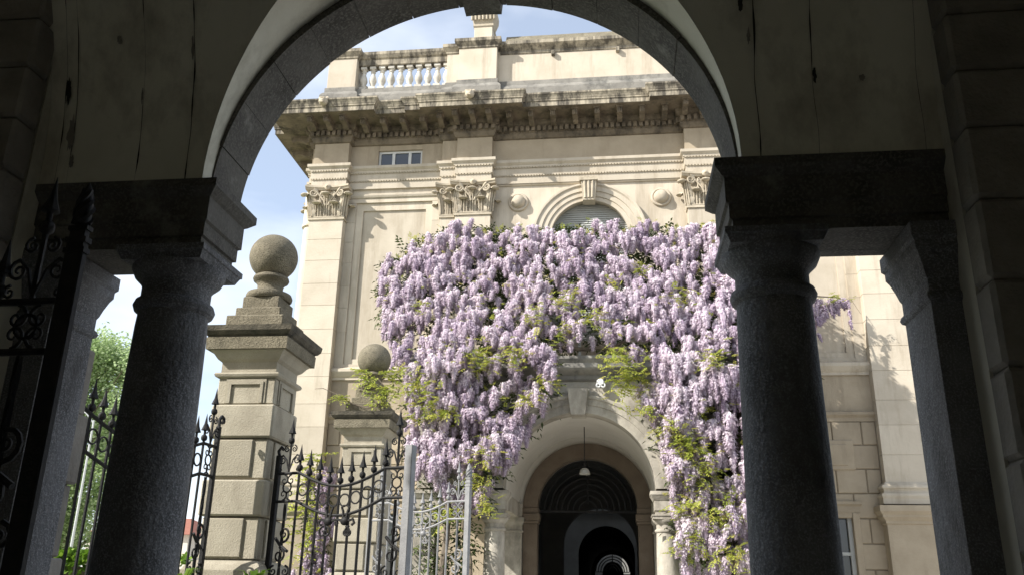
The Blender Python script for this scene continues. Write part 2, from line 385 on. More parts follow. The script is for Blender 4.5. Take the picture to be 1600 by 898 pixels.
part('window_room', MB().box(-6.5, -5.2, 21.3, 21.34, 12.5, 13.4), M['dark'], pal)
bed = [(0, 13.29), (.05, 13.31), (.10, 13.40), (.10, 13.45), (.12, 13.45), (.12, 13.63), (.2, 13.68), (.22, 13.78), (.90, 13.782)]
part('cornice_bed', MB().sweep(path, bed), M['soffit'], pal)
cor = [(.895, 13.775), (.90, 13.91), (.925, 13.925), (.925, 13.955), (.935, 13.97), (.955, 14.02), (.99, 14.08), (1.0, 14.09), (1.0, 14.135), (0.1, 14.24), (-.6, 14.28)]
part('corona', MB().sweep(path, cor), M['weather'], pal)

def path_segments(P, p):
    """front-facing and side segments of a path pushed out by p"""
    V = [Vector((a, b)) for a, b in P]; N = len(V)
    nor = [Vector(((V[i + 1] - V[i]).normalized().y, -(V[i + 1] - V[i]).normalized().x)) for i in range(N - 1)]
    Q = []
    for i in range(N):
        a, b = nor[max(i - 1, 0)], nor[min(i, N - 2)]; Q.append(V[i] + (a + b) / (1 + a.dot(b)) * p)
    return [(Q[i], Q[i + 1], nor[i]) for i in range(N - 1)]
# dentils (egg-and-dart row) and bead rows: too small to pick apart
dm = MB(); bm1 = MB()
for (a, b, n) in path_segments(path, 0.12):
    d = b - a; L = d.length; d.normalize()
    if (a.y + b.y) / 2 > 28: continue
    k = max(1, int(L / 0.15))
    for i in range(k):
        c = a + d * (L * (i + .5) / k); e = 0.048
        q = [c - d * e, c + d * e, c + d * e + n * .075, c - d * e + n * .075]
        dm.hull4([(v.x, v.y, 13.47) for v in q], [(v.x, v.y, 13.615) for v in q])
for pz, pp in ((12.435, 0.035), (12.205, 0.004)):
    for (a, b, n) in path_segments(path, pp):
        d = b - a; L = d.length; d.normalize()
        if (a.y + b.y) / 2 > 24: continue
        k = max(1, int(L / 0.075))
        for i in range(k):
            c = a + d * (L * (i + .5) / k); e = 0.024
            q = [c - d * e, c + d * e, c + d * e + n * .03, c - d * e + n * .03]
            bm1.hull4([(v.x, v.y, pz - .022) for v in q], [(v.x, v.y, pz + .022) for v in q])
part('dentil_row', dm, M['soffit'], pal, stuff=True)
part('bead_row', bm1, M['carved'], pal, stuff=True)
# modillions: scrolled brackets
mm = MB()
prof = [(0, 0), (0, -.20), (.08, -.22), (.20, -.17), (.34, -.14), (.44, -.165), (.50, -.16), (.53, -.11), (.52, -.06), (.50, -.04), (.50, 0)]
for sx in (-1, 1): pass
vs = [(-.07, -y, z) for y, z in prof] + [(.07, -y, z) for y, z in prof]
k = len(prof)
mm.add(vs, [tuple(range(k)), tuple(range(2 * k - 1, k - 1, -1))] + [(i, (i + 1) % k + 0, (i + 1) % k + k, i + k) for i in range(k)])
mm.box(-.095, .095, -.56, 0, -.035, -.001)
for x in (-.042, 0, .042): mm.tube([(x, -.535, -.055), (x, -.548, -.10), (x, -.50, -.172)], .015, 5)
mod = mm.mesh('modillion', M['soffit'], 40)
for (a, b, n) in path_segments(path, 0.20):
    d = b - a; L = d.length; d.normalize()
    if L < 0.35: continue
    k = max(1, round(L / 0.58))
    if abs(n.y) > .5 and 0.9 < L < 1.6: k = 3
    for i in range(k):
        c = a + d * (L * (i + .5) / k)
        if c.y > 27: continue
        put('modillion', mod, pal, (c.x, c.y, 13.782), (0, 0, math.atan2(n.x, -n.y)))
# lion masks on the cyma
lm = MB()
lm.lathe([(.02, -.02), (.10, -.02), (.125, .04), (.12, .10), (.09, .15), (.03, .165)], (0, 0, 0), 12, 'y')
lm.lathe([(.075, .10), (.07, .19), (.05, .215), (.01, .22)], (0, 0, -.045), 10, 'y')
lm.box(-.045, .045, -.235, -.12, -.115, -.085)
for s_ in (-1, 1):
    lm.lathe([(.045, 0), (.045, .06), (.01, .08)], (s_ * .10, 0, .10), 8, 'y')
    lm.lathe([(.02, .13), (.02, .17), (.004, .18)], (s_ * .045, 0, .03), 6, 'y')
    lm.box(s_ * .03 - .028, s_ * .03 + .028, -.17, -.10, .055, .075)
lmesh = lm.mesh('lion_mask', M['carved'], 50)
for x, y in ((-7.73, 19.735), (-3.72, 19.735), (2.36, 19.735), (6.41, 19.735)):
    put('lion_mask', lmesh, pal, (x, y, 14.04))

# ---- capitals
def spiral(mb, c, r0, turns, sgn, tr, ax=(1, 0), n=26, start=pi / 2):
    pts = []; rr = []
    for i in range(n + 1):
        t = i / n; r = r0 * (1 - .86 * t ** .8); a = start + sgn * turns * 2 * pi * t
        u = r * cos(a); pts.append((c[0] + u * ax[0], c[1] + u * ax[1], c[2] + r * sin(a))); rr.append(tr * (1 - .45 * t))
    mb.tube(pts, rr, 6)
def acanthus(mb, base, wdt, hgt, dirv, curl=.19, lean=.05):
    d = Vector(dirv).normalized(); sd = Vector((-d.y, d.x)); nv, nu = 11, 7; vs = []; fs = []
    def spine(v):
        if v < .70: return lean * (v / .70) ** 1.6, hgt * v / .76
        a = (v - .70) / .30 * 2.7
        return lean + curl * .5 * (1 - cos(a)), hgt * .921 + curl * .42 * sin(a)
    for j in range(nv):
        v = j / (nv - 1); o, z = spine(v)
        ww = wdt * .5 * (.66 + .34 * abs(sin(v * pi * 3.3 + .3))) * (1 - .25 * max(0, v - .8) / .2)
        for i in range(nu):
            u = -1 + 2 * i / (nu - 1)
            cup = -.06 * (u * u) + (.022 if i in (1, 3, 5) else -.012)
            p = sd * (u * ww) + d * (o + cup)
            vs.append((base[0] + p.x, base[1] + p.y, base[2] + z - .05 * u * u * v))
    for j in range(nv - 1):
        for i in range(nu - 1): fs.append((j * nu + i, j * nu + i + 1, (j + 1) * nu + i + 1, (j + 1) * nu + i))
    mb.add(vs, fs)
    for u in (-.5, 0, .5):
        pts = []
        for v in (0, .3, .55, .72):
            o, z = spine(v); p = sd * (u * wdt * .42) + d * (o + .02); pts.append((base[0] + p.x, base[1] + p.y, base[2] + z))
        mb.tube(pts, [.016, .018, .016, .012], 5)
    # rounded, overhanging tip of the leaf
    tip = Vector((base[0], base[1])) + d * (lean + curl * .72)
    mb.add(*ball((tip.x, tip.y, base[2] + hgt * .945), wdt * .40, curl * .44, hgt * .07, d, 10, 6))
def ball(c, rx, ry, rz, d=Vector((0, -1)), n=8, m=5):
    vs = []; fs = []; sd = Vector((-d.y, d.x))
    for j in range(m + 1):
        ph = -pi / 2 + pi * j / m
        for i in range(n):
            a = 2 * pi * i / n; p = sd * (rx * cos(ph) * cos(a)) + d * (ry * cos(ph) * sin(a))
            vs.append((c[0] + p.x, c[1] + p.y, c[2] + rz * sin(ph)))
    for j in range(m):
        for i in range(n): k = (i + 1) % n; fs.append((j * n + i, j * n + k, (j + 1) * n + k, (j + 1) * n + i))
    return vs, fs
def capital_mesh(wd, hg=.97, left=True, right=True, dep=.16):
    """origin at middle of the shaft front, bottom of the capital"""
    mb = MB(); h = wd / 2
    mb.hull4([(-h + .03, .05, .07), (h - .03, .05, .07), (h - .03, .3, .07), (-h + .03, .3, .07)], [(-h + .02, .01, hg - .1), (h - .02, .01, hg - .1), (h - .02, .3, hg - .1), (-h + .02, .3, hg - .1)])
    mb.box(-h - .03, h + .03, -.035, .3, 0, .055)
    mb.tube([(-h - .02, -.02, .075), (h + .02, -.02, .075)], .022, 6)
    lw = wd * .36
    n1 = max(1, round(wd / .45))
    for i in range(n1):
        x = -h + wd * (i + .5) / n1
        acanthus(mb, (x, 0.0, .08), lw if n1 > 1 else wd * .7, hg * .38, (0, -1))
    for i in range(n1 + 1):
        x = -h + wd * i / n1
        dv = (-.9, -1) if i == 0 else ((.9, -1) if i == n1 else (0, -1))
        acanthus(mb, (x * .98, .0, .10), lw * .92, hg * .64, dv, .20, .09)
    for s_ in (-1, 1):
        acanthus(mb, (s_ * h, .12, .08), .26, hg * .38, (s_, 0))
        if wd > .6:
            spiral(mb, (s_ * (h * .80), -.13, hg * .77), .135, 1.9, s_, .03, (.92, -.38 * s_), start=pi / 2)
            spiral(mb, (s_ * wd * .15, -.07, hg * .76), .075, 1.6, -s_, .02)
            mb.tube([(s_ * .04, -.05, hg * .42), (s_ * .10, -.07, hg * .58), (s_ * wd * .3, -.10, hg * .80), (s_ * h * .78, -.14, hg * .90)], [.03, .028, .026, .03], 6)
            mb.tube([(s_ * .12, -.05, hg * .40), (s_ * .2, -.075, hg * .60), (s_ * wd * .19, -.08, hg * .78)], .018, 6)
        else:
            if (s_ < 0 and left) or (s_ > 0 and right):
                spiral(mb, (s_ * (h * .72), -.10, hg * .77), .12, 1.8, s_, .028, (.92, -.38 * s_))
    # abacus with hollowed front
    nn = 12; vs = []; fs = []
    for i in range(nn + 1):
        u = -1 + 2 * i / nn; x = u * (h + .13); y = -.19 + .10 * (1 - u * u)
        for z, e in ((hg - .115, .03), (hg - .06, .0), (hg - .055, -.02), (hg - .001, -.02)): vs.append((x, y + e, z))
        vs.append((x, .3, hg - .001)); vs.append((x, .3, hg - .115))
    for i in range(nn):
        for q in range(6): q2 = (q + 1) % 6; fs.append((i * 6 + q, i * 6 + q2, i * 6 + 6 + q2, i * 6 + 6 + q))
    fs.append(tuple(range(6))); fs.append(tuple(nn * 6 + q for q in range(5, -1, -1)))
    mb.add(vs, fs)
    if wd > .6:
        mb.lathe([(.03, 0), (.085, .03), (.085, .06), (.05, .09), (.02, .10)], (0, -.08, hg - .05), 10, 'y')
        mb.lathe([(.02, 0), (.035, .1), (.01, .13)], (0, -.08, hg - .05), 8, 'y')
        mb.add(*ball((0, -.12, hg * .72), .05, .05, .10))
    return mb.mesh('capital', M['carved'], 45)
CAP = capital_mesh(.95); CAPS = capital_mesh(.42)

# ---- giant pilasters: core shaft, courses of blocks, capital, base and pedestal
def pilaster(x0, x1, yf, yb, capm, side=None):
    core = part('pilaster', B(x0 + .012, x1 - .012, yf + .012, yb, 0.2, 11.04), M['lime'], pal)
    edges = [4.12, 4.74, 5.42, 6.0, 6.7, 7.3, 7.95, 8.6, 9.2, 9.85, 10.45, 11.02]
    wd = x1 - x0
    for a, b in zip(edges, edges[1:]):
        part('stone_block', MB().box(x0, x1, yf, yb - .01, a + .003, b - .003, .005), M['lime'], core)
    part('base', MB().sweep([(x0, yb), (x0, yf), (x1, yf), (x1, yb)], [(-.05, 3.64), (.13, 3.64), (.13, 3.76), (.135, 3.77), (.15, 3.82), (.135, 3.87), (.09, 3.88), (.075, 3.93), (.09, 3.98), (.11, 3.985), (.115, 4.02), (.10, 4.06), (.05, 4.065), (.04, 4.1), (-.01, 4.14)]), M['lime'], core)
    part('pedestal', MB().sweep([(x0, yb), (x0, yf), (x1, yf), (x1, yb)], [(.10, 0), (.10, 3.2), (.13, 3.22), (.13, 3.27), (.20, 3.36), (.20, 3.40), (.26, 3.48), (.26, 3.60), (-.05, 3.64)]), M['lime_shade'], core)
    put('capital', capm, core, ((x0 + x1) / 2, yf, 11.015))
    return core
pilaster(-8.20, -7.25, 20.74, 21.1, CAP)
pilaster(-4.19, -3.245, 20.74, 21.1, CAP)
pilaster(-4.62, -4.195, 20.87, 21.1, CAPS)
pilaster(1.885, 2.83, 20.74, 21.1, CAP)
pilaster(2.835, 3.26, 20.87, 21.1, CAPS)
pilaster(5.93, 6.88, 20.74, 21.1, CAP)
# return pilaster and rounded quoin at the left corner
rp_ = part('pilaster', B(-8.56, -8.3, 21.8, 22.7, 0, 11.02), M['lime'], pal)
put('capital', CAP, rp_, (-8.56, 22.25, 11.015), (0, 0, -pi / 2))
part('rounded_quoin', MB().lathe([(.26, 0), (.26, 10.95), (.31, 10.97), (.31, 11.03), (.29, 11.04), (.29, 12.0)], (-8.24, 21.22, 0), 20), M['lime'], pal, 40)
part('side_wall', MB().box(-8.33, -8.0, 21.1, 33, 0, 14.3), M['lime'], pal)
part('side_wall', MB().box(6.7, 7.0, 21.1, 33, 0, 14.3), M['lime'], pal)
part('roof_slab', MB().box(-8.2, 6.9, 21.0, 30.0, 14.1, 14.3), M['greystone'], pal)

# ---- left and right bays: stepped panels
def bay(x0, x1, pan):
    zt, zb, o0, o1, i0, i1, ot, it, ib = pan
    part('panel_field', B(i0 - .05, i1 + .05, 21.10, 21.3, ib - .05, it + .05), M['lime'], pal)
    # inner step
    st = MB().box(o0, i0, 21.05, 21.12, ib, it).box(i1, o1, 21.05, 21.12, ib, it).box(o0, o1, 21.052, 21.12, it, ot).box(o0, o1, 21.052, 21.12, ib - .14, ib)
    part('panel_frame', st, M['lime'], pal)
    # bay wall round it in courses
    zs = [7.0, 7.95, 8.6, 9.2, 9.85, 10.45, 11.02, ot]
    for a, b in zip(zs, zs[1:]):
        for xa, xb in ((x0, o0), (o1, x1)):
            if xb - xa > .03: part('stone_block', MB().box(xa, xb, 21.0, 21.3, a + .002, b - .002, .004), M['lime'], pal)
    part('stone_block', MB().box(o0, o1, 21.0, 21.3, 7.0, ib - .142, .004), M['lime'], pal)
    part('wall_band', MB().box(x0, x1, 20.996, 21.3, ot, 12.0), M['lime'], pal)
    part('fillet', MB().sweep([(x0, 20.99), (x1, 20.99)], [(0, 11.72), (.03, 11.74), (.05, 11.79), (.05, 11.83), (0, 11.85)]), M['lime'], pal)
    # string course
    part('string_course', MB().sweep([(x0, 21.0), (x1, 21.0)], [(-.1, 6.66), (.03, 6.66), (.03, 6.72), (.07, 6.76), (.14, 6.86), (.14, 6.93), (0, 7.0)]), M['lime'], pal)
    part('wall_band', B(x0, x1, 21.02, 21.3, 5.80, 6.66), M['lime_shade'], pal)
    part('string_course', MB().sweep([(x0, 21.0), (x1, 21.0)], [(-.1, 5.55), (.02, 5.55), (.03, 5.64), (.09, 5.70), (.09, 5.76), (-.05, 5.82)]), M['lime_shade'], pal)
bay(-7.25, -4.62, (0, 0, -7.0, -4.88, -6.80, -5.06, 11.60, 11.38, 7.22))
bay(3.26, 5.93, (0, 0, 3.55, 5.66, 3.75, 5.48, 11.60, 11.38, 7.22))
# rusticated ground storey of the two bays, with a window in each
def rustic(x0, x1, wx0, wx1, wtop):
    zs = [0, .6, 1.15, 1.7, 2.25, 2.8, 3.35, 3.9, 4.45, 5.0, 5.55]
    part('wall_core', MB().box(x0, wx0, 21.03, 21.3, 0, 5.55).box(wx1, x1, 21.03, 21.3, 0, 5.55).box(wx0, wx1, 21.03, 21.3, wtop, 5.55), M['lime_shade'], pal)
    for i, (a, b) in enumerate(zip(zs, zs[1:])):
        spans = [(x0, wx0), (wx1, x1)] if b <= wtop + .3 else [(x0, x1)]
        for (p, q) in spans:
            n = max(1, round((q - p) / .75)); off = .5 if i % 2 else 0
            cuts = [p] + [p + (q - p) * (j + off) / n for j in range(1 - (i % 2), n) if p + .15 < p + (q - p) * (j + off) / n < q - .15] + [q]
            for c, d in zip(cuts, cuts[1:]):
                part('stone_block', MB().box(c + .008, d - .008, 20.985, 21.1, a + .008, b - .008, .018), M['lime_shade'], pal)
    wf = part('window', MB().box(wx0, wx1, 21.1, 21.18, wtop - .1, wtop).box(wx0, wx0 + .09, 21.1, 21.18, 0.8, wtop - .1).box(wx1 - .09, wx1, 21.1, 21.18, .8, wtop - .1)
              .box((wx0 + wx1) / 2 - .04, (wx0 + wx1) / 2 + .04, 21.1, 21.17, .8, wtop - .1).box(wx0 + .09, wx1 - .09, 21.11, 21.16, 2.55, 2.62), M['shutter'], pal)
    part('pane', B(wx0 + .05, wx1 - .05, 21.19, 21.2, .8, wtop - .05), M['glass'], wf)
    part('lintel', MB().sweep([(wx0 - .18, 21.1), (wx0 - .18, 20.97), (wx1 + .18, 20.97), (wx1 + .18, 21.1)], [(0, wtop - .02), (0, wtop + .12), (.05, wtop + .16), (.05, wtop + .22), (-.1, wtop + .24)]), M['lime_shade'], pal)
    part('window_jamb', MB().box(wx0 - .16, wx0 - .004, 20.96, 21.12, 0, wtop - .03, .01), M['lime_shade'], pal)
    part('window_jamb', MB().box(wx1 + .004, wx1 + .16, 20.96, 21.12, 0, wtop - .03, .01), M['lime_shade'], pal)
rustic(-7.25, -4.62, -6.5, -5.3, 3.5)
rustic(3.26, 5.93, 4.0, 5.19, 3.5)
# raised panel over the right window
for xx in (4.6, -5.9):
    part('raised_panel', MB().box(xx - .78, xx + .78, 20.95, 21.05, 4.42, 5.12, .03), M['lime_shade'], pal)
    part('raised_panel', MB().box(xx - .62, xx + .62, 20.93, 21.05, 4.52, 5.02, .02), M['lime_shade'], pal)

# ---- centre bay: passage arch below, shuttered arch window above
AX, AZ = -0.645, 10.40
part('bay_wall', MB().arch_wall(-3.25, 1.89, 12.0, AX, AZ, 1.05, 21.0, 21.35, 48), M['lime'], pal)
part('bay_wall', MB().box(-3.25, AX - 1.05, 21.0, 21.35, 6.6, AZ).box(AX + 1.05, 1.89, 21.0, 21.35, 6.6, AZ).box(AX - 1.05, AX + 1.05, 21.0, 21.35, 6.6, 7.6), M['lime'], pal)
part('fillet', MB().sweep([(-3.25, 20.99), (1.89, 20.99)], [(0, 11.93), (.03, 11.94), (.05, 11.97), (0, 11.975)]), M['lime'], pal)
av = part('archivolt', MB().arc_ring(AX, AZ, [(1.02, .05), (1.02, -.06), (1.13, -.06), (1.14, -.09), (1.27, -.09), (1.28, -.12), (1.40, -.12), (1.44, -.16), (1.49, -.16), (1.49, .05)], 21.0, -.25, pi + .25, 56), M['lime'], pal, 25)
kb = MB().hull4([(AX - .16, 20.72, 11.34), (AX + .16, 20.72, 11.34), (AX + .16, 21.05, 11.34), (AX - .16, 21.05, 11.34)], [(AX - .21, 20.66, 11.93), (AX + .21, 20.66, 11.93), (AX + .21, 21.05, 11.93), (AX - .21, 21.05, 11.93)])
for x in (-.1, 0, .1): kb.tube([(AX + x * .9, 20.715, 11.40), (AX + x, 20.685, 11.65), (AX + x * 1.1, 20.67, 11.86)], .04, 6)
kb.box(AX - .24, AX + .24, 20.62, 21.05, 11.87, 11.965)
part('keystone', kb, M['carved'], pal)
sh = part('roller_shutter', MB().box(AX - 1.06, AX + 1.06, 21.22, 21.26, 7.6, 11.5), M['shutter'], pal)
slm = MB()
z = 7.65
while z < AZ + 1.0:
    hw = 1.04 if z < AZ else sqrt(max(.02, 1.05 ** 2 - (z - AZ) ** 2)) - .01
    slm.hull4([(AX - hw, 21.19, z), (AX + hw, 21.19, z), (AX + hw, 21.225, z), (AX - hw, 21.225, z)], [(AX - hw, 21.212, z + .05), (AX + hw, 21.212, z + .05), (AX + hw, 21.225, z + .05), (AX - hw, 21.225, z + .05)])
    z += .062
part('slats', slm, M['shutter'], sh, stuff=True)
for x in (-2.53, 1.23):
    part('boss', MB().lathe([(.27, 0), (.27, .03), (.25, .06), (.22, .065), (.195, .05), (.19, .06), (.175, .12), (.14, .17), (.08, .205), (.001, .215)], (x, 21.0, 11.45 if x < 0 else 11.46), 28, 'y'), M['lime'], pal, 40)
# passage wall under the porch: brown arch frame
PX, PZ, PR = -0.78, 3.53, 1.19
part('passage_front', MB().arch_wall(-3.25, 1.89, 6.62, PX, PZ, PR, 21.0, 21.5, 40).box(-3.25, PX - PR, 21.0, 21.5, 0, PZ).box(PX + PR, 1.89, 21.0, 21.5, 0, PZ), M['plaster_w'], pal)
fr_ = part('passage_frame', MB().arc_ring(PX, PZ, [(PR - .02, .3), (PR - .02, -.05), (PR + .32, -.05), (PR + .32, .02), (PR + .05, .3)], 21.0, 0, pi, 40), M['brown'], pal, 25)
for s_ in (-1, 1):
    xa, xb = sorted((PX + s_ * (PR - .02), PX + s_ * (PR + .32)))
    part('jamb', MB().box(xa, xb, 20.95, 21.3, 0, 3.17, .01), M['brown'], fr_)
    part('impost', MB().box(xa - .03, xb + .03, 20.90, 21.3, 3.17, 3.24, .01).box(xa - .05, xb + .05, 20.88, 21.3, 3.24, 3.40, .012).box(xa - .02, xb + .02, 20.92, 21.3, 3.40, 3.53, .01), M['brown'], fr_)
    xa2, xb2 = sorted((PX + s_ * (PR + .33), PX + s_ * (PR + .75)))
    part('wall_pilaster', MB().box(xa2, xb2, 20.85, 21.02, 0, 3.62, .01), M['porch'], fr_)
    part('pilaster_cap', MB().sweep([(xa2, 21.0), (xa2, 20.85), (xb2, 20.85), (xb2, 21.0)], [(.004, 2.95), (.03, 2.97), (.03, 3.0), (.004, 3.02), (.004, 3.12), (.05, 3.2), (.05, 3.3), (-.05, 3.3)]), M['porch'], fr_)

def fan_grille(parent, cx, cz, r, y, bars=7, tr=.016):
    for i in range(bars):
        q = r * (1 - i / (bars + .6)); pts = [(cx + q * cos(pi * k / 24), y, cz + q * sin(pi * k / 24)) for k in range(25)]
        part('grille_arc', MB().tube(pts, tr, 5), M['iron'], parent)
    part('grille_bar', MB().box(cx - r, cx + r, y - .025, y + .025, cz - .05, cz), M['iron'], parent)
    for a in (pi / 2,):
        part('grille_bar', MB().tube([(cx + .15 * cos(a), y, cz + .15 * sin(a)), (cx + r * cos(a), y, cz + r * sin(a))], tr, 5), M['iron'], parent)
fg = thing('fan_grille', 'dark iron fan grille of concentric arcs in the nearer passage arch', 'grille', (PX, 21.42, PZ))
fan_grille(fg, PX, PZ - .02, PR - .02, 21.42, 8, .022)
# the passage, an added open-roofed gap letting sky light in, and the far passage
def tunnel(y0, y1, cx, cz, r, m, name='passage_vault', hw=None):
    mb = MB(); n = 24; pts = [(cx + r, 0)] + [(cx + r * cos(pi * k / n), cz + r * sin(pi * k / n)) for k in range(n + 1)] + [(cx - r, 0)]
    vs = []; fs = []
    for x, z in pts: vs += [(x, y0, z), (x, y1, z)]
    for i in range(len(pts) - 1): fs.append((2 * i, 2 * i + 2, 2 * i + 3, 2 * i + 1))
    return part(name, mb.add(vs, fs), m, pal, 30)
def cross_wall(y, cx, cz, r, m, x0=-3.4, x1=2.0, zt=8.0, t=.35):
    part('cross_wall', MB().arch_wall(x0, x1, zt, cx, cz, r, y, y + t, 30).box(x0, cx - r, y, y + t, 0, cz).box(cx + r, x1, y, y + t, 0, cz), m, pal)
TX = -0.68
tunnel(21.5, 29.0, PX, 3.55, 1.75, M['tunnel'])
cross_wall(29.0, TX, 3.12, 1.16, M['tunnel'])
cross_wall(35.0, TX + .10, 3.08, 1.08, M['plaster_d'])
part('light_gap_wall', MB().box(-3.6, -3.4, 29, 35.4, 0, 6.5).box(2.0, 2.2, 29, 35.4, 0, 6.5), M['plaster_d'], pal)  # side walls of the added sky-lit gap
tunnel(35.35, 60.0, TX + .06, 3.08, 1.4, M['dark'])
cross_wall(60.0, TX + .06, 3.1, 1.13, M['plaster_d'], zt=6.0)
fg2 = thing('fan_grille', 'small fan grille silhouetted in the bright far end of the passage', 'grille', (TX + .06, 60.1, 3.1))
fan_grille(fg2, TX + .06, 3.1, 1.1, 60.1, 6, .035)
cross_wall(62.5, TX + .06, 3.05, .72, M['plaster_d'], zt=8.0)  # added beyond the grille to catch sky light as a bright ring
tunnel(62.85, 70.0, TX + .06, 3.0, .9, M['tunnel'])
part('cross_wall', B(-3.4, 2.0, 70.0, 70.3, 0, 5.0), M['tunnel'], pal)
part('light_gap_wall', MB().box(-3.6, -3.4, 60.3, 62.6, 0, 8.0).box(2.0, 2.2, 60.3, 62.6, 0, 8.0), M['plaster_d'], pal)  # added walls keeping direct sun out of the far gap
part('light_gap_cornice', MB().box(-3.4, 2.0, 34.9, 35.0, 4.62, 4.72), M['plaster_d'], pal)

# ---- attic: plinth, pedestals, balustrade, parapet
ap = [(-8.2, 33), (-8.2, 20.95), (-8.1, 20.95), (-8.1, 20.62), (-7.2, 20.62), (-7.2, 20.75), (-4.62, 20.75), (-4.62, 20.66), (-4.28, 20.66), (-4.28, 20.55), (-3.12, 20.55), (-3.12, 20.75), (1.8, 20.75), (1.8, 20.6), (3.2, 20.6), (3.2, 20.75), (6.88, 20.75), (6.88, 33)]
part('attic_plinth', MB().sweep(ap, [(.10, 14.18), (.10, 14.78), (.06, 14.86), (.0, 14.92), (0, 15.06), (-.5, 15.07)]), M['greystone'], pal)
def pedestal(x0, x1, y0, y1, z1=16.16):
    o = part('pedestal', MB().box(x0, x1, y0, y1, 15.06, z1 - .28, .008), M['lime'], pal)
    part('pedestal_cap', MB().sweep([(x0, y1), (x0, y0), (x1, y0), (x1, y1)], [(0, z1 - .30), (.03, z1 - .28), (.03, z1 - .24), (.10, z1 - .14), (.12, z1 - .12), (.12, z1 - .02), (-.4, z1 + .02)]), M['weather'], o)
    return o
pedestal(-8.05, -7.22, 20.64, 21.3, 16.30)
pedestal(-4.24, -3.16, 20.57, 21.3, 16.38)
pedestal(-4.60, -4.26, 20.69, 21.3, 16.30)
pedestal(-8.18, -7.6, 22.6, 23.5, 16.30)
# chimney-like finial block
fb = part('finial_block', MB().box(-3.84, -3.32, 20.62, 21.15, 16.38, 16.86, .01), M['lime'], pal)
part('finial_cap', MB().sweep([(-3.84, 21.15), (-3.84, 20.62), (-3.32, 20.62), (-3.32, 21.15)], [(0, 16.80), (.03, 16.84), (.03, 16.9), (.0, 16.93), (.02, 17.0), (.10, 17.2), (.11, 17.36), (-.2, 17.38)]), M['carved'], fb)
for i in range(7):
    x = -3.9 + .64 * i / 6
    part('flute', MB().tube([(x * 1 + (0 if i else 0), 20.55, 17.02), (x, 20.51, 17.2), (x, 20.505, 17.34)], .035, 6), M['carved'], fb)
bal = MB().lathe([(.085, .12), (.085, .14), (.055, .16), (.06, .2), (.10, .30), (.112, .36), (.10, .43), (.06, .55), (.05, .60), (.07, .62), (.07, .645), (.05, .66), (.065, .69), (.085, .71)], (0, 0, 0), 14)
bal.box(-.10, .10, -.10, .10, 0, .12, .006); bal.box(-.09, .09, -.09, .09, .71, .79, .006)
balm = bal.mesh('baluster', M['white_bal'], 40)
for i in range(10): put('baluster', balm, pal, (-7.08 + i * .270, 20.95, 15.07))
for i in range(5): put('baluster', balm, pal, (-8.0, 21.55 + i * .270, 15.07))
rl = [(.0, 15.86), (.03, 15.88), (.03, 16.06), (.07, 16.09), (.12, 16.18), (.12, 16.27), (-.4, 16.30)]
part('balustrade_rail', MB().box(-7.22, -4.5, 20.85, 21.1, 15.86, 16.05).sweep([(-7.2, 20.85), (-4.5, 20.85)], rl), M['weather'], pal)
part('balustrade_rail', MB().box(-8.1, -7.85, 21.3, 22.6, 15.86, 16.05).sweep([(-8.12, 22.6), (-8.12, 21.3)], rl), M['weather'], pal)
part('parapet_wall', MB().box(-3.16, 6.9, 20.84, 21.3, 15.06, 16.25), M['lime'], pal)
part('parapet_cornice', MB().sweep([(-3.1, 20.84), (6.95, 20.84)], [(0, 15.98), (.03, 16.0), (.03, 16.08), (.10, 16.15), (.18, 16.22), (.18, 16.32), (-.2, 16.36)]), M['weather'], pal)
part('coping', MB().hull4([(-2.95, 20.75, 16.36), (6.9, 20.75, 16.36), (6.9, 21.6, 16.36), (-2.95, 21.6, 16.36)], [(-2.95, 20.95, 16.66), (6.9, 20.95, 16.66), (6.9, 21.5, 16.72), (-2.95, 21.5, 16.72)]), M['pillar_top'], pal)
for x in (-1.6, .2, 2.0):
    part('bracket', MB().box(x - .05, x + .05, 20.72, 20.9, 15.86, 16.0, .01), M['weather'], pal)

# ================================================================== PORCH
por = thing('entrance_porch', 'pale stone porch with arch, keystone and columns under the wisteria', 'porch', (-0.825, 18.0, 0))
QX, QZ, QR = -0.835, 3.645, 1.545
YP = 18.0
part('front_wall', MB().arch_wall(-4.2, 2.55, 6.05, QX, QZ, QR + .02, YP + .02, YP + .45, 40), M['porch'], por)
for a0, a1 in ((0, pi / 2 - .10), (pi / 2 + .10, pi)):
    part('archivolt', MB().arc_ring(QX, QZ, [(QR, .4), (QR, -.03), (QR + .17, -.03), (QR + .175, -.055), (QR + .29, -.06), (QR + .305, -.09), (QR + .34, -.10), (QR + .37, -.10), (QR + .37, .3)], YP, a0, a1, 24), M['porch'], por, 25)
part('keystone', MB().hull4([(QX - .15, YP - .16, 5.13), (QX + .15, YP - .16, 5.13), (QX + .15, YP + .3, 5.13), (QX - .15, YP + .3, 5.13)],
                            [(QX - .215, YP - .24, 5.66), (QX + .215, YP - .24, 5.66), (QX + .215, YP + .3, 5.66), (QX - .215, YP + .3, 5.66)]), M['porch'], por)
part('soffit_vault', MB().add(*(lambda n: ([v for k in range(n + 1) for v in ((QX + (QR + .01) * cos(pi * k / n), YP + .4, QZ + (QR + .01) * sin(pi * k / n)), (QX + (QR + .01) * cos(pi * k / n), 21.0, QZ + (QR + .01) * sin(pi * k / n)))],
     [(2 * k, 2 * k + 2, 2 * k + 3, 2 * k + 1) for k in range(n)]))(32)), M['plaster_w'], por, 30)
part('terrace_slab', MB().box(-4.3, 2.65, YP - .02, 21.0, 6.05, 6.30), M['porch'], por)
part('terrace_cornice', MB().sweep([(-4.2, 21.0), (-4.2, YP), (2.55, YP), (2.55, 21.0)], [(0, 5.86), (.05, 5.90), (.05, 5.98), (.22, 6.06), (.26, 6.10), (.26, 6.20), (.32, 6.28), (.32, 6.34), (-.3, 6.36)]), M['greystone'], por)
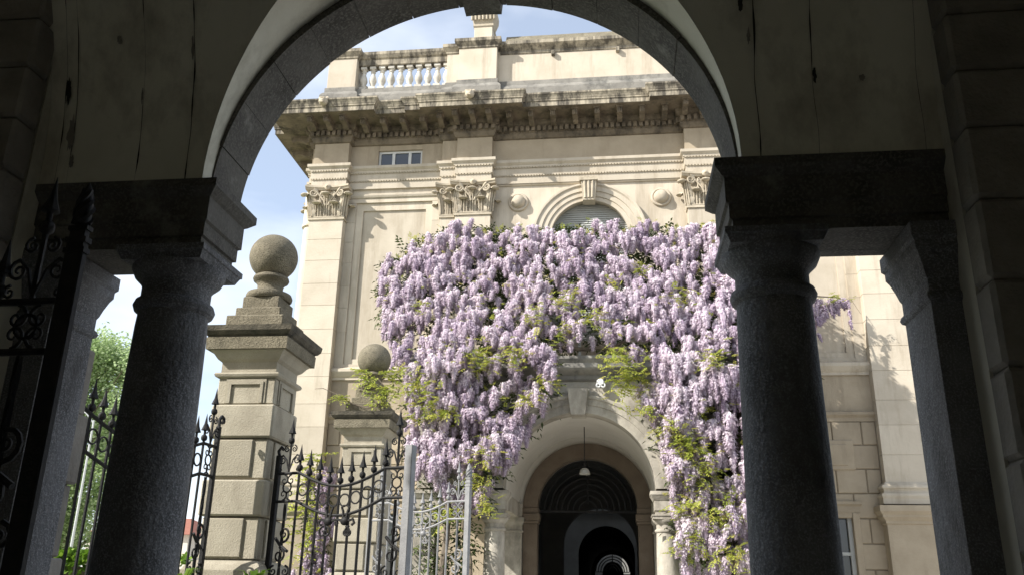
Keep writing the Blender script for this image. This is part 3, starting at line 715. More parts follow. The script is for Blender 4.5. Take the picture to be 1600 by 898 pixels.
colp = [(.30, 0), (.30, .12), (.29, .13), (.30, .18), (.28, .24), (.25, .26), (.24, .30), (.232, .34), (.230, 1.1), (.222, 1.9), (.205, 2.72), (.20, 2.80), (.225, 2.815), (.235, 2.84), (.225, 2.865), (.20, 2.88), (.20, 2.95), (.215, 2.97), (.25, 3.0), (.27, 3.04), (.27, 3.06)]
def tuscan(parent, x, y, m, top=3.14, blk=.30, scale=1.0):
    c = part('column', MB().lathe([(r, z * top / 3.14) for r, z in colp], (x, y, 0), 40), m, parent, 35)
    part('abacus', MB().sweep([(x - .24, y + .24), (x - .24, y - .24), (x + .24, y - .24), (x + .24, y + .24)], [(-.2, top - .08), (.03, top - .08), (.03, top - .03), (.05, top - .02), (.05, top + .002), (-.24, top + .002)], True), m, c)
    return c
blockprof = [(-.22, 3.143), (0, 3.143), (0, 3.22), (.025, 3.23), (.025, 3.42), (.04, 3.43), (.09, 3.52), (.10, 3.53), (.10, 3.60), (-.24, 3.62)]
for s_ in (-1, 1):
    x = QX + s_ * 1.735
    tuscan(por, x, YP + .24, M['porch'])
    bx0, bx1 = sorted((x - s_ * .205, QX + s_ * 3.35))
    part('impost_beam', MB().sweep([(bx0, YP + .44), (bx0, YP + .04), (bx1, YP + .04), (bx1, YP + .44)], blockprof, True), M['porch'], por)
    part('side_beam', MB().box(x - .2, x + .2, YP + .45, 20.83, 3.285, 3.62), M['porch'], por)
    xo = QX + s_ * 3.15
    part('corner_pilaster', MB().box(xo - .22, xo + .22, YP + .02, YP + .46, 0, 3.14, .01), M['porch'], por)
    part('side_wall', MB().box(xo - .2, xo + .2, YP + .46, 21.0, 3.6, 6.05), M['porch'], por)
# terrace railing (pale metal) mostly buried in the plant
rail = thing('terrace_railing', 'pale metal terrace railing showing through the wisteria over the porch', 'railing', (-.8, 18.78, 6.35))
part('rail', MB().box(-4.1, 2.5, 18.76, 18.80, 7.50, 7.55), M['white'], rail)
part('rail', MB().box(-4.1, 2.5, 18.76, 18.80, 7.22, 7.25), M['white'], rail)
part('rail', MB().box(-4.1, 2.5, 18.76, 18.80, 6.45, 6.48), M['white'], rail)
for i in range(9):
    x = -4.05 + i * .805
    part('post', MB().box(x - .03, x + .03, 18.75, 18.81, 6.35, 7.62), M['white'], rail)
# hanging lamp
lp = thing('hanging_lamp', 'small frosted lamp hanging on a thin rod in the porch vault', 'lamp', (-.77, 19.4, 5.1))
part('rod', MB().tube([(-.77, 19.4, 5.15), (-.77, 19.4, 4.26)], .012, 6), M['iron'], lp)
part('shade', MB().lathe([(.02, .14), (.055, .13), (.095, .09), (.115, .03), (.12, 0), (.10, -.01)], (-.77, 19.4, 4.11), 16), M['lampglass'], lp, 50)
part('cap', MB().lathe([(.015, 0), (.03, .02), (.03, .05), (.012, .08)], (-.77, 19.4, 4.26), 10), M['iron'], lp)
# security lights / camera beside the keystone
cc = thing('security_camera', 'small white twin-eyed security camera beside the porch keystone', 'camera', (-.36, 17.86, 5.74))
part('housing', MB().lathe([(.03, 0), (.075, .01), (.085, .05), (.085, .10), (.06, .13)], (-.36, 17.94, 5.80), 14, 'y'), M['white'], cc, 40)
for s_ in (-1, 1):
    e_ = part('eye', MB().lathe([(.05, 0), (.055, .06), (.05, .08)], (-.36 + s_ * .05, 17.90, 5.74), 12, 'y'), M['white'], cc, 40)
    part('lens', MB().lathe([(.022, .08), (.02, .085), (.001, .086)], (-.36 + s_ * .05, 17.90, 5.74), 10, 'y'), M['dark'], e_)
part('arm', MB().tube([(-.36, 18.05, 5.80), (-.36, 17.9, 5.80)], .02, 6), M['white'], cc)

# ================================================================== GATE PILLARS
def gate_pillar(x, y, label):
    t = thing('gate_pillar', label, 'pillar', (x, y, 0), group='stone gate pillars with ball finials')
    h = .335
    def ring(hh): return [(x - hh, y + hh), (x - hh, y - hh), (x + hh, y - hh), (x + hh, y + hh)]
    part('core', MB().box(x - h + .05, x + h - .05, y - h + .05, y + h - .05, 0, 4.0), M['pillar'], t)
    part('base', MB().sweep(ring(h), [(.10, 0), (.10, 1.78), (.06, 1.84), (0, 1.88)], True), M['pillar'], t)
    for a, b, proud in ((1.88, 2.33, 0), (2.33, 2.72, 1), (2.72, 3.17, 0), (3.17, 3.545, 1)):
        e = .03 if proud else -.012
        part('stone_block', MB().box(x - h - e, x + h + e, y - h - e, y + h + e, a + .004, b - .004, .018), M['pillar'], t)
        if not proud:   # raised field on the recessed course
            for dx, dy in ((0, -1), (1, 0)):
                if dx == 0: part('stone_block', MB().box(x - .30, x + .16, y - h - .012, y - h + .1, a + .03, b - .02, .01), M['pillar'], t)
                else: part('stone_block', MB().box(x + h - .1, x + h + .012, y - .16, y + .30, a + .03, b - .02, .01), M['pillar'], t)
    # panelled neck block
    part('stone_block', MB().box(x - h, x + h, y - h, y + h, 3.55, 3.84, .01), M['pillar'], t)
    for k, e in ((.20, .012), (.17, .024)):
        m_ = MB(); z0, z1 = 3.56, 3.60 + k
        f = .035
        for s_ in (0, 1):
            if s_ == 0:
                yy = y - h - e; m_.box(x - k - f, x - k, yy, y - h + .01, z0, z1).box(x + k, x + k + f, yy, y - h + .01, z0, z1).box(x - k - f, x + k + f, yy - .001, y - h + .01, z1, z1 + f)
            else:
                xx = x + h + e; m_.box(x + h - .01, xx, y - k - f, y - k, z0, z1).box(x + h - .01, xx, y + k, y + k + f, z0, z1).box(x + h - .01, xx + .001, y - k - f, y + k + f, z1, z1 + f)
        part('panel_moulding', m_, M['pillar'], t)
    part('neck_moulding', MB().sweep(ring(h), [(-.05, 3.84), (.0, 3.84), (.035, 3.86), (.045, 3.885), (.035, 3.905), (-.01, 3.915), (-.01, 4.03), (.03, 4.06), (.07, 4.12), (.10, 4.15), (.10, 4.16), (-.1, 4.16)], True), M['pillar'], t)
    part('cap', MB().sweep(ring(h), [(-.2, 4.155), (.14, 4.155), (.145, 4.29), (-.2, 4.30)], True), M['pillar_top'], t)
    part('cap_moulding', MB().sweep(ring(h), [(-.2, 4.285), (.135, 4.285), (.135, 4.31), (.16, 4.32), (.19, 4.36), (.195, 4.39), (.20, 4.42), (-.2, 4.45)], True), M['pillar_cap'], t)
    for hh, a, b in ((.345, 4.44, 4.595), (.275, 4.595, 4.71), (.225, 4.71, 4.86)):
        part('step', MB().box(x - hh, x + hh, y - hh, y + hh, a, b, .012), M['pillar_top'], t)
    part('finial_base', MB().lathe([(.25, 0), (.27, .02), (.275, .05), (.26, .085), (.22, .10), (.17, .115), (.15, .15), (.155, .20), (.18, .235), (.205, .25), (.215, .275), (.205, .305), (.17, .325), (.12, .34)], (x, y, 4.86), 32), M['pillar_top'], t, 40)
    bl = MB(); bl.add(*ball((x, y, 5.425), .29, .29, .288, Vector((0, -1)), 32, 20))
    part('ball', bl, M['pillar_top'], t, 60)
    return t
P1 = (-4.155, 9.5); P2 = (-4.235, 14.4)
gate_pillar(*P1, 'nearer stone gate pillar with ball finial and stepped cap, beside the dark column')
gate_pillar(*P2, 'farther stone gate pillar, green vine growing round its ball finial')

# ================================================================== IRONWORK
spear = MB().lathe([(.013, 0), (.013, .02), (.030, .035), (.034, .055), (.030, .075), (.013, .09), (.013, .13), (.042, .135), (.036, .15), (.018, .20), (.001, .31)], n=8)
ring_r = .062
ring = MB(); ring.tube([(ring_r * cos(2 * pi * k / 20), 0, ring_r * sin(2 * pi * k / 20)) for k in range(21)], .0095, 5, False)
def ironleaf(name, label, group, loc, rotz, L, m, stile_m=None, cone=True, wp=.34, sag=.15, zt=2.92, zm=2.66, sw=.05, sd=None, hinge_panel=True):
    sd = sd or sw
    stile_m = stile_m or m
    t = thing(name, label, 'gate', (loc[0], loc[1], 0), rotz, group)
    WLOC[t] = Vector((0, 0, 0))      # parts in the leaf's own axes
    sp = spear.mesh('spear_head', m, 40); rg = ring.mesh('ring', m, 60)
    # stiles
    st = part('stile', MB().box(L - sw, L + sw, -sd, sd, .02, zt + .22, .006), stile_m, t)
    if cone:
        sm = MB(); fs_ = (sw + sd) / .10
        for za, zb, e in ((.22, .245, 1.14), (.245, .27, .92), (.27, .295, 1.14), (.295, .33, .82), (.33, .35, 1.06)): sm.box(L - sw * e, L + sw * e, -sd * e, sd * e, zt + za, zt + zb)
        part('stile_cap', sm, stile_m, st)
        fin = MB().lathe([(fs_ * a_, b_) for a_, b_ in ((.03, 0), (.05, .01), (.055, .04), (.055, .09), (.046, .14), (.03, .18), (.012, .21), (.001, .225))], (L, 0, zt + .35), 12)
        for k in range(5):
            fin.tube([(L + fs_ * (.056 - .009 * max(0, j - 4)) * cos(k * 2 * pi / 5 + j * .5), fs_ * (.056 - .009 * max(0, j - 4)) * sin(k * 2 * pi / 5 + j * .5), zt + .36 + j * .022) for j in range(9)], .010, 4)
        part('finial', fin, stile_m, st, 40)
    elif stile_m is m:
        spz = MB(); spz.tube([(L, 0, zt + .2), (L + .0, 0, zt + .3), (L + .04, 0, zt + .335), (L + .08, 0, zt + .32), (L + .085, 0, zt + .28), (L + .055, 0, zt + .27)], .02, 6)
        part('scroll', spz, m, st)
    part('hinge_stile', MB().box(-.03, .03, -.025, .025, .02, zt + .2, .005).tube([(0, 0, zt + .19), (-.02, 0, zt + .25), (.02, 0, zt + .29), (.05, 0, zt + .26)], .018, 6), m, t)
    x0 = wp if hinge_panel else .03; x1 = L - wp
    def zrail(x, z):
        u = min(max((x - x0) / (x1 - x0), 0), 1); return z - sag * sin(pi * u) ** 1.0
    for z in (zt, zm):
        pts = [(0, 0, z)] + [(x0 + (x1 - x0) * k / 20, 0, zrail(x0 + (x1 - x0) * k / 20, z)) for k in range(21)] + [(L, 0, z)]
        part('rail', MB().tube(pts, .017, 6), m, t)
    for z in (.18, 1.05):
        part('rail', MB().box(0, L, -.02, .02, z - .02, z + .02), m, t)
    n = max(3, round((x1 - x0) / .145))
    for i in range(n + 1):
        x = x0 + (x1 - x0) * i / n; zz = zrail(x, zt)
        b = part('bar', MB().tube([(x, 0, .05), (x, 0, zz)], .0145, 6), m, t)
        o = put('spear_head', sp, b, (x, 0, zz))
        if i < n:
            xr = x + (x1 - x0) / n / 2; zc = (zrail(xr, zt) + zrail(xr, zm)) / 2
            put('ring', rg, t, (xr, 0, zc))
    # scroll panels
    pans = [(L - wp, L)] + ([(0, wp)] if hinge_panel else [])
    for a, b in pans:
        c = (a + b) / 2
        sc = MB()
        hw = (b - a) / 2 - .06
        for k in (-1, 1):
            spiral(sc, (c + k * hw * .5, 0, zt - .075), .06, 1.2, k, .009, n=16)
            spiral(sc, (c + k * hw * .5, 0, zm + .075), .06, 1.2, -k, .009, n=16, start=-pi / 2)
            sc.tube([(c + k * .055 * cos(2 * pi * q / 12), 0, (zt + zm) / 2 + .055 * sin(2 * pi * q / 12)) for q in range(13)], .009, 5)
        part('scroll_panel', sc, m, t)
        # crest: spear with volutes
        cr = MB().tube([(c, 0, zt), (c, 0, zt + .34)], .013, 6)
        for k in (-1, 1):
            cr.tube([(c, 0, zt + .02), (c + k * .03, 0, zt + .10), (c + k * .045, 0, zt + .15), (c + k * .10, 0, zt + .20)], .009, 5)
            spiral(cr, (c + k * .095, 0, zt + .145), .055, 1.5, -k, .009, n=16)
            spiral(cr, (c + k * .05, 0, zt + .265), .042, 1.5, -k, .008, n=14)
            spiral(cr, (c + k * .12, 0, zt + .045), .035, 1.3, -k, .008, n=14)
        part('crest', cr, m, t)
        put('spear_head', sp, t, (c, 0, zt + .30))
        tw = MB()
        for q in range(4):
            tw.tube([(c + .011 * cos(q * pi / 2 + j * .55), .011 * sin(q * pi / 2 + j * .55), .2 + j * (zm - .22) / 40) for j in range(41)], .008, 4)
        part('twisted_bar', tw, m, t)
        part('bar', MB().tube([(a if a > 0.01 else b, 0, .05), (a if a > 0.01 else b, 0, zt)], .014, 6), m, t)
        ls = MB()
        for k in (-1, 1):
            spiral(ls, (c + k * .02, 0, 2.05 + k * .11), .085, 1.5, k, .014, n=18, start=-pi / 2 * k)
        ls.tube([(c + .09, 0, 1.98), (c - .02, 0, 2.05), (c - .09, 0, 2.12)], .016, 6)
        spiral(ls, (c - .08, 0, 1.78), .06, 1.4, 1, .012, n=14); spiral(ls, (c + .08, 0, 1.78), .06, 1.4, -1, .012, n=14)
        part('scroll', ls, m, t)
    # centre bosses under the sagging rail
    cxm = (x0 + x1) / 2; zb = zm - sag - .02; sp_ = (x1 - x0) / n
    for k in (-1, 1):
        bs = MB(); bx = cxm + k * sp_ * .75
        bs.add(*ball((bx, -.01, zb - .04), .055, .035, .045, Vector((0, -1)), 10, 6))
        for kk in (-1, 1):
            bs.tube([(bx + kk * .02, -.01, zb + .0), (bx + kk * .03, -.01, zb + .06), (bx + kk * .05, -.01, zb + .10), (bx + kk * .02, -.01, zb + .115)], .014, 5)
            bs.tube([(bx + kk * .03, -.01, zb - .04), (bx + kk * .10, -.01, zb - .02), (bx + kk * .12, -.01, zb - .06), (bx + kk * .09, -.01, zb - .08)], .015, 5)
            spiral(bs, (bx + kk * .02 + k * .04, -.01, zb - .15), .06, 1.2, k * kk, .012, n=14)
        part('boss', bs, m, t, 50)
    return t
def leaf_between(a, b, *args, **kw):
    d = Vector((b[0] - a[0], b[1] - a[1])); return dict(loc=a, rotz=math.atan2(d.y, d.x), L=d.length)
GR = 'wrought iron gate leaves'
k = leaf_between((-3.74, 9.32), (-2.12, 8.75))
ironleaf('gate_leaf', 'shade-dark iron gate leaf standing open beside the nearer pillar, its end post grey', GR, k['loc'], k['rotz'], k['L'], M['iron'], M['iron_lit'], cone=False, zt=2.80, zm=2.50, sag=.16, wp=.30, sw=.044)  # leaf and end post share one paint, coloured as shaded and as sunlit
k = leaf_between((-3.95, 13.85), (-2.30, 13.35))
ironleaf('gate_leaf', 'sunlit grey iron gate leaf standing open in front of the wisteria', GR, k['loc'], k['rotz'], k['L'], M['iron_lit'], sw=.04)
k = leaf_between((-4.47, 6.40), (-4.27, 8.86))
ironleaf('gate_leaf', 'shade-dark iron gate leaf behind the left dark column, reaching to the nearer pillar', GR, k['loc'], k['rotz'], k['L'], M['iron'], cone=False, zt=3.02, zm=2.71, sag=.20, sw=.024, wp=.26)
k = leaf_between((-4.34, 3.42), (-2.40, 3.36))
ironleaf('gate_leaf', 'shadowed iron gate leaf with tall finial post at the far left foreground', GR, k['loc'], k['rotz'], k['L'], M['iron'], zt=2.78, zm=2.55, sw=.045, sd=.02)

# ================================================================== PORTICO (where the camera stands)
pt = thing('portico', 'dark granite portico with arch, columns and plastered vault framing the view', 'portico', (-0.9, 4.8, 0))
GX, GZ, GR_ = -0.885, 3.90, 1.60
YN, YF = 4.63, 5.04
for cxx in (-2.706, .886):
    c = part('column', MB().lathe([(r * 1.02, z * 3.46 / 3.06 if z > 2.72 else z * 3.46 / 3.06) for r, z in colp], (cxx, 4.81, 0), 64), M['granite'], pt, 35)
    part('abacus', MB().sweep([(cxx - .25, 5.06), (cxx - .25, 4.56), (cxx + .25, 4.56), (cxx + .25, 5.06)], [(-.2, 3.455), (.0, 3.455), (.02, 3.50), (.03, 3.505), (.03, 3.54), (-.24, 3.541)], True), M['granite'], c)
ent = [(-.1, 3.535), (0, 3.535), (0, 3.60), (.018, 3.607), (.018, 3.69), (.035, 3.70), (.035, 3.85), (.05, 3.86), (.075, 3.885), (.09, 3.90), (.09, 3.95), (-.1, 3.953)]
part('entablature', MB().sweep([(-4.6, 4.59), (-2.48, 4.59), (-2.48, 5.03), (-4.6, 5.03)], ent).box(-4.6, -2.49, 4.60, 5.02, 3.536, 3.94), M['granite2'], pt)
part('entablature', MB().sweep([(2.8, 5.03), (.66, 5.03), (.66, 4.59), (2.8, 4.59)], ent).box(.67, 2.8, 4.60, 5.02, 3.536, 3.94), M['granite2'], pt)
# pilasters closing the flat side openings
for s_, xe in ((-1, -3.36), (1, 1.655)):
    x0, x1 = sorted((xe, xe + s_ * .55))
    p = part('pilaster', MB().box(x0, x1, 4.59, 5.03, 0, 3.54), M['granite'], pt)
    part('pilaster_capital', MB().sweep([(x0, 5.03), (x0, 4.59), (x1, 4.59), (x1, 5.03)], [(0, 3.10), (.015, 3.11), (.022, 3.13), (.015, 3.15), (.003, 3.16), (.003, 3.23), (.012, 3.25), (.025, 3.30), (.045, 3.36), (.06, 3.39), (.06, 3.43), (.075, 3.45), (.075, 3.53), (-.1, 3.533)], True), M['granite'], p)
for i in range(7):     # toothed outer jamb beyond the left pilaster
    z0 = i * .44; e = .035 if i % 2 else 0
    part('jamb_block', MB().box(-3.95, -3.46 + e, 5.035, 5.25, z0 + .003, z0 + .437, .012), M['rustic'], pt)
# arch stones
nv = 15
for i in range(nv):
    a0 = pi * i / nv + .0012; a1 = pi * (i + 1) / nv - .0012
    a0 = max(a0, .032); a1 = min(a1, pi - .032)
    if i == nv // 2:
        v_ = MB().voussoir(GX, GZ, GR_ - .035, GR_ + .4, a0 + .022, a1 - .022, YN - .04, YF + .06, 4)
        part('keystone', v_, M['granite2'], pt, 30)
        part('arch_stone', MB().voussoir(GX, GZ, GR_, GR_ + .35, a0, a0 + .020, YN, YF, 2), M['granite2'], pt, 30)
        part('arch_stone', MB().voussoir(GX, GZ, GR_, GR_ + .35, a1 - .020, a1, YN, YF, 2), M['granite2'], pt, 30)
    else:
        e = rnd.uniform(-.004, .004)
        part('arch_stone', MB().voussoir(GX, GZ, GR_ + e, GR_ + .35, a0, a1, YN + e, YF, 6), M['granite2'], pt, 30)
part('arch_backing', MB().voussoir(GX, GZ, GR_ + .012, GR_ + .34, .03, pi - .03, YN + .012, YF - .012, 48), M['rustic'], pt, 30)
# wall over the arch, side walls, roof
part('front_wall', MB().arch_wall(-7.2, 5.4, 7.25, GX, 3.955, GR_ + .30, YN + .02, YF - .02, 40), M['plaster'], pt)
part('front_wall', MB().box(-7.2, -3.86, 4.62, 5.0, 0, 3.955).box(2.15, 5.4, 4.62, 5.0, 0, 3.955), M['plaster'], pt)
part('roof', MB().box(-7.4, 5.6, -1.6, 5.3, 7.3, 7.6), M['greystone'], pt)
part('back_wall', MB().box(-7.2, 5.4, -1.5, -1.2, 0, 7.3), M['plaster'], pt)
part('end_wall', MB().box(-7.4, -7.2, -1.5, 5.0, 0, 7.3), M['plaster'], pt)
part('end_wall', MB().box(5.4, 5.6, -1.5, 5.0, 0, 7.3), M['plaster'], pt)
# vault: main barrel along X with a lunette over the arch
VY, VR, VZ, LR = 1.66, 2.86, 3.953, 1.610
mb = MB(); vs = []; fs = []; xs = []
nx = 120; x0, x1 = -7.2, 5.4
xs = sorted(set([x0 + (x1 - x0) * i / 60 for i in range(61)] + [GX + LR * cos(pi * k / 40) for k in range(41)]))
nt_ = 40
for x in xs:
    dx = x - GX; z0 = sqrt(max(0, LR * LR - dx * dx)) if abs(dx) < LR else 0
    t0 = math.asin(min(1, z0 / VR))
    for k in range(nt_ + 1):
        a = t0 + (pi - t0) * k / nt_
        wob = .008 * noise.noise(Vector((x * 1.1, a * 2.3, 1.7)))
        vs.append((x, VY + (VR + wob) * cos(a), VZ + (VR + wob) * sin(a)))
for i in range(len(xs) - 1):
    for k in range(nt_): a = i * (nt_ + 1) + k; fs.append((a, a + 1, a + nt_ + 2, a + nt_ + 1))
mb.add(vs, fs); part('vault', mb, M['plaster'], pt, 30)
mb = MB(); vs = []; fs = []
for k in range(49):
    a = pi * k / 48; x = GX + LR * cos(a); z = LR * sin(a); ye = VY + sqrt(VR * VR - z * z)
    for j in range(7): vs.append((x, 4.67 + (ye - 4.67) * j / 6, VZ + z))
for k in range(48):
    for j in range(6): a = k * 7 + j; fs.append((a, a + 7, a + 8, a + 1))
mb.add(vs, fs); part('lunette_vault', mb, M['plaster'], pt, 30)
# painted dark strips for shaded creases and for cracks running up the vault plaster
def crease_crack(xb, seed, wmin, wmax, a1=.62, lean=0.0):
    vs = []; fs = []; n = 40; r = random.Random(seed)
    for k in range(n + 1):
        a = a1 * k / n; x = xb + .012 * noise.noise(Vector((seed, a * 9, 0))) + lean * a
        wd = wmin + (wmax - wmin) * max(0, noise.noise(Vector((seed * 3.1, a * 14, 2)))) ** 1.2
        for s_ in (-1, 1): vs.append((x + s_ * wd, VY + (VR - .012) * cos(a), VZ + (VR - .012) * sin(a)))
    for k in range(n): fs.append((2 * k, 2 * k + 1, 2 * k + 3, 2 * k + 2))
    part('crease_crack_strip', MB().add(vs, fs), M['crease_crack'], pt)
crease_crack(-2.60, 1, .002, .016); crease_crack(-2.93, 2, .0006, .014); crease_crack(-3.46, 3, .001, .012); crease_crack(-3.38, 4, .0005, .006)
crease_crack(.83, 5, .002, .014); crease_crack(1.15, 6, .001, .012); crease_crack(1.72, 7, .001, .006)
def patch(xc, ac, rx, ra, seed, m):
    r = random.Random(seed); n = 22; vs = []
    def pos(x, a): return (x, VY + (VR - .0135) * cos(a), VZ + (VR - .0135) * sin(a))
    vs.append(pos(xc, ac))
    for i in range(n):
        t = 2 * pi * i / n; k = .55 + .45 * r.random(); vs.append(pos(xc + rx * k * cos(t), ac + ra * k * sin(t)))
    part('peeled_patch', MB().add(vs, [(0, i + 1, (i + 1) % n + 1) for i in range(n)]), m, pt)
for q, (xc, ac, rx, ra) in enumerate([(-3.40, .12, .05, .07), (-3.44, .22, .035, .05), (-3.37, .05, .03, .03), (-2.61, .30, .018, .05), (1.16, .17, .02, .03), (1.42, .16, .035, .012), (.80, .26, .02, .03), (.76, .33, .03, .03), (-3.1, .33, .03, .02), (-2.94, .2, .012, .03)]):
    patch(xc, ac, rx * .6, ra * .7, 50 + q, M['crease_crack'] if q % 3 == 1 else M['rustic'])
# transverse ribs and rusticated piers either side
for s_, xi in ((-1, -3.56), (1, 1.80)):
    xo = xi + s_ * 2.2
    x0, x1 = sorted((xi, xo))
    zs = [0.0, .46, .92, 1.36, 1.80, 2.225, 2.65, 3.085, 3.513, 3.92, 4.262, 4.621, 4.98, 5.34, 5.7, 6.06]
    cr_ = part('pier', MB().box(x0 + .03, x1 - .03, 4.23, 4.55, 0, 6.3), M['rustic'], pt)
    for a, b in zip(zs, zs[1:]):
        part('stone_block', MB().box(x0, x1, 4.2, 4.40, a + .005, b - .005, .022), M['rustic'], cr_)
    part('pier_return', MB().box(x0 + (.012 if s_ > 0 else 0), x1 - (.012 if s_ < 0 else 0), 4.41, 4.61, 0, 6.3), M['plaster'], cr_)

# ================================================================== WISTERIA
def floret_quads(mb, tint, c, s, dirv, tv, r):
    """one pea flower: a banner petal and a keel"""
    d = Vector(dirv).normalized(); u = Vector((-d.y, d.x, 0))
    if u.length < .1: u = Vector((1, 0, 0))
    u.normalize(); v = d.cross(u)
    if v.z < 0: v = -v
    a = r.uniform(-.5, .5); u, v = u * cos(a) + v * sin(a), v * cos(a) - u * sin(a)
    c = Vector(c)
    mb.add([c - u * s * .55 + v * s * .1, c + v * s * .75 + d * s * .1, c + u * s * .55 + v * s * .1, c - v * s * .25 + d * s * .25], [(0, 1, 2, 3)])
    mb.add([c - v * s * .05 + d * s * .1, c + u * s * .28 + d * s * .6 - v * s * .3, c + d * s * .85 - v * s * .55, c - u * s * .28 + d * s * .6 - v * s * .3], [(0, 1, 2, 3)])
    tint.append(tv + r.uniform(-.04, .22)); tint.append(tv - r.uniform(.0, .2))
def raceme(mb, tint, top, ln, rad, tv, r, nfl):
    top = Vector(top); sway = Vector((r.uniform(-.06, .06), r.uniform(-.08, .02), 0))
    def env(t): return rad * (1.0 - .74 * t ** 2.0) * (0.55 + .45 * min(1, t * 6))
    ks = []; rs = []
    for t in (-.04, .08, .3, .55, .8, 1.0):
        ks.append(top + sway * max(t, 0) + Vector((0, 0, -ln * t))); rs.append(.012 if t < 0 else env(t) * r.uniform(.50, .66))
    rs[-1] = .012
    k0 = len(mb.f); mb.tube(ks, rs, 7, False)
    tint += [tv - .34 + r.uniform(-.10, .10) for _ in range(len(mb.f) - k0)]
    for i in range(nfl):
        t = (i + r.random()) / nfl; t = t ** .9
        rr = env(t) * r.uniform(.62, 1.0); a = r.uniform(0, 2 * pi); d = Vector((cos(a), sin(a), r.uniform(-.3, .3)))
        c = top + sway * t + Vector((cos(a) * rr, sin(a) * rr, -ln * t))
        floret_quads(mb, tint, c, r.uniform(.030, .044) * (1 - .3 * t), d, tv + .12 - .30 * t, r)
def leafspray(mb, tint, c, d, ln, tv, r, pairs=4):
    c = Vector(c); d = Vector(d).normalized(); side = d.cross(Vector((0, 0, 1)))
    if side.length < .1: side = Vector((1, 0, 0))
    side.normalize(); up = side.cross(d)
    for i in range(pairs + 1):
        t = (i + .6) / (pairs + 1); p = c + d * ln * t + Vector((0, 0, -1)) * ln * .35 * t * t
        for s_ in ((-1, 1) if i < pairs else (0,)):
            ax = (side * s_ + d * .55 + up * r.uniform(-.35, .25)).normalized() if s_ else d
            wv = ax.cross(up).normalized() * ln * .085; l2 = ln * r.uniform(.30, .42)
            drop = Vector((0, 0, -.3 * l2))
            mb.add([p, p + ax * l2 * .45 + wv, p + ax * l2 + drop, p + ax * l2 * .45 - wv], [(0, 1, 2, 3)]); tint.append(min(1, max(0, tv + r.uniform(-.15, .15))))

POLY = [(592, 445), (604, 412), (630, 385), (680, 366), (728, 352), (790, 362), (850, 358), (905, 350), (960, 353), (1012, 352), (1060, 360), (1125, 352), (1180, 372), (1228, 420),
        (1258, 560), (1255, 700), (1250, 905), (1062, 905), (1056, 820), (1046, 745), (1030, 690), (1008, 650), (998, 618), (985, 580), (962, 556), (925, 541), (882, 556), (866, 600), (850, 640), (826, 680), (804, 720),
        (784, 748), (766, 775), (752, 802), (742, 905), (640, 905), (640, 770), (634, 690), (642, 640), (618, 592), (603, 530), (594, 485)]
def inside(px, py, P=POLY):
    c = False; n = len(P)
    for i in range(n):
        x1, y1 = P[i]; x2, y2 = P[i - 1]
        if (y1 > py) != (y2 > py) and px < (x2 - x1) * (py - y1) / (y2 - y1) + x1: c = not c
    return c
def wdepth(px, py):
    t = min(max((565 - py) / 215.0, 0), 1)
    y = 17.45 + 2.0 * t ** 1.1
    if px < 690: y += ((690 - px) / 100.0) ** 2 * .9
    if px > 1200: y += ((px - 1200) / 60.0) ** 2 * .7
    return y
def lump(px, py):
    return noise.noise(Vector((px / 55.0, py / 48.0, 3.3))) * .42 + noise.noise(Vector((px / 22.0, py / 20.0, 7.3))) * .16
GREEN = [(650, 595, 34), (668, 640, 26), (752, 558, 24), (838, 492, 22), (884, 468, 20), (855, 600, 20), (990, 590, 34), (965, 560, 26), (1006, 640, 18), (1062, 690, 30), (1095, 735, 34), (1130, 795, 30),
         (1075, 790, 26), (1080, 850, 28), (1140, 870, 26), (745, 748, 24), (765, 715, 20), (805, 555, 24), (925, 500, 20), (1070, 465, 20), (1112, 560, 22), (742, 560, 18), (655, 480, 12), (700, 640, 16), (1100, 640, 14),
         (880, 520, 18), (700, 800, 18), (760, 790, 18), (960, 440, 12), (1000, 420, 10), (820, 620, 16), (1085, 700, 24), (1040, 665, 18), (975, 600, 24)]
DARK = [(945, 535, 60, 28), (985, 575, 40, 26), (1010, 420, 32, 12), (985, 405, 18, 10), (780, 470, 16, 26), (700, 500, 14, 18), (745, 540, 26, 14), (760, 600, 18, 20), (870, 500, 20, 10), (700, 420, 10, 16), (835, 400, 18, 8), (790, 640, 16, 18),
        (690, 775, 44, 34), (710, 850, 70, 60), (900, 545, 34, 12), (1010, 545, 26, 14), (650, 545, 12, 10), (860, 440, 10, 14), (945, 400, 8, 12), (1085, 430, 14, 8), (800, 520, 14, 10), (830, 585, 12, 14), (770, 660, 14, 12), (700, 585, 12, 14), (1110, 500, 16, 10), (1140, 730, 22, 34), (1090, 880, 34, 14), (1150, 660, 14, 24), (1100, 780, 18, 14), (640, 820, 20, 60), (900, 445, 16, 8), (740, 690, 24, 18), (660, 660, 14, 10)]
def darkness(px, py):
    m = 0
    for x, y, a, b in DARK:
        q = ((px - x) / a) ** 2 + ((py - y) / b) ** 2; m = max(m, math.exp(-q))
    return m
wi = thing('wisteria', 'huge lilac wisteria in full bloom draped over the porch', 'wisteria', tuple(at(1000, 920, 17.6).xy) + (0,))
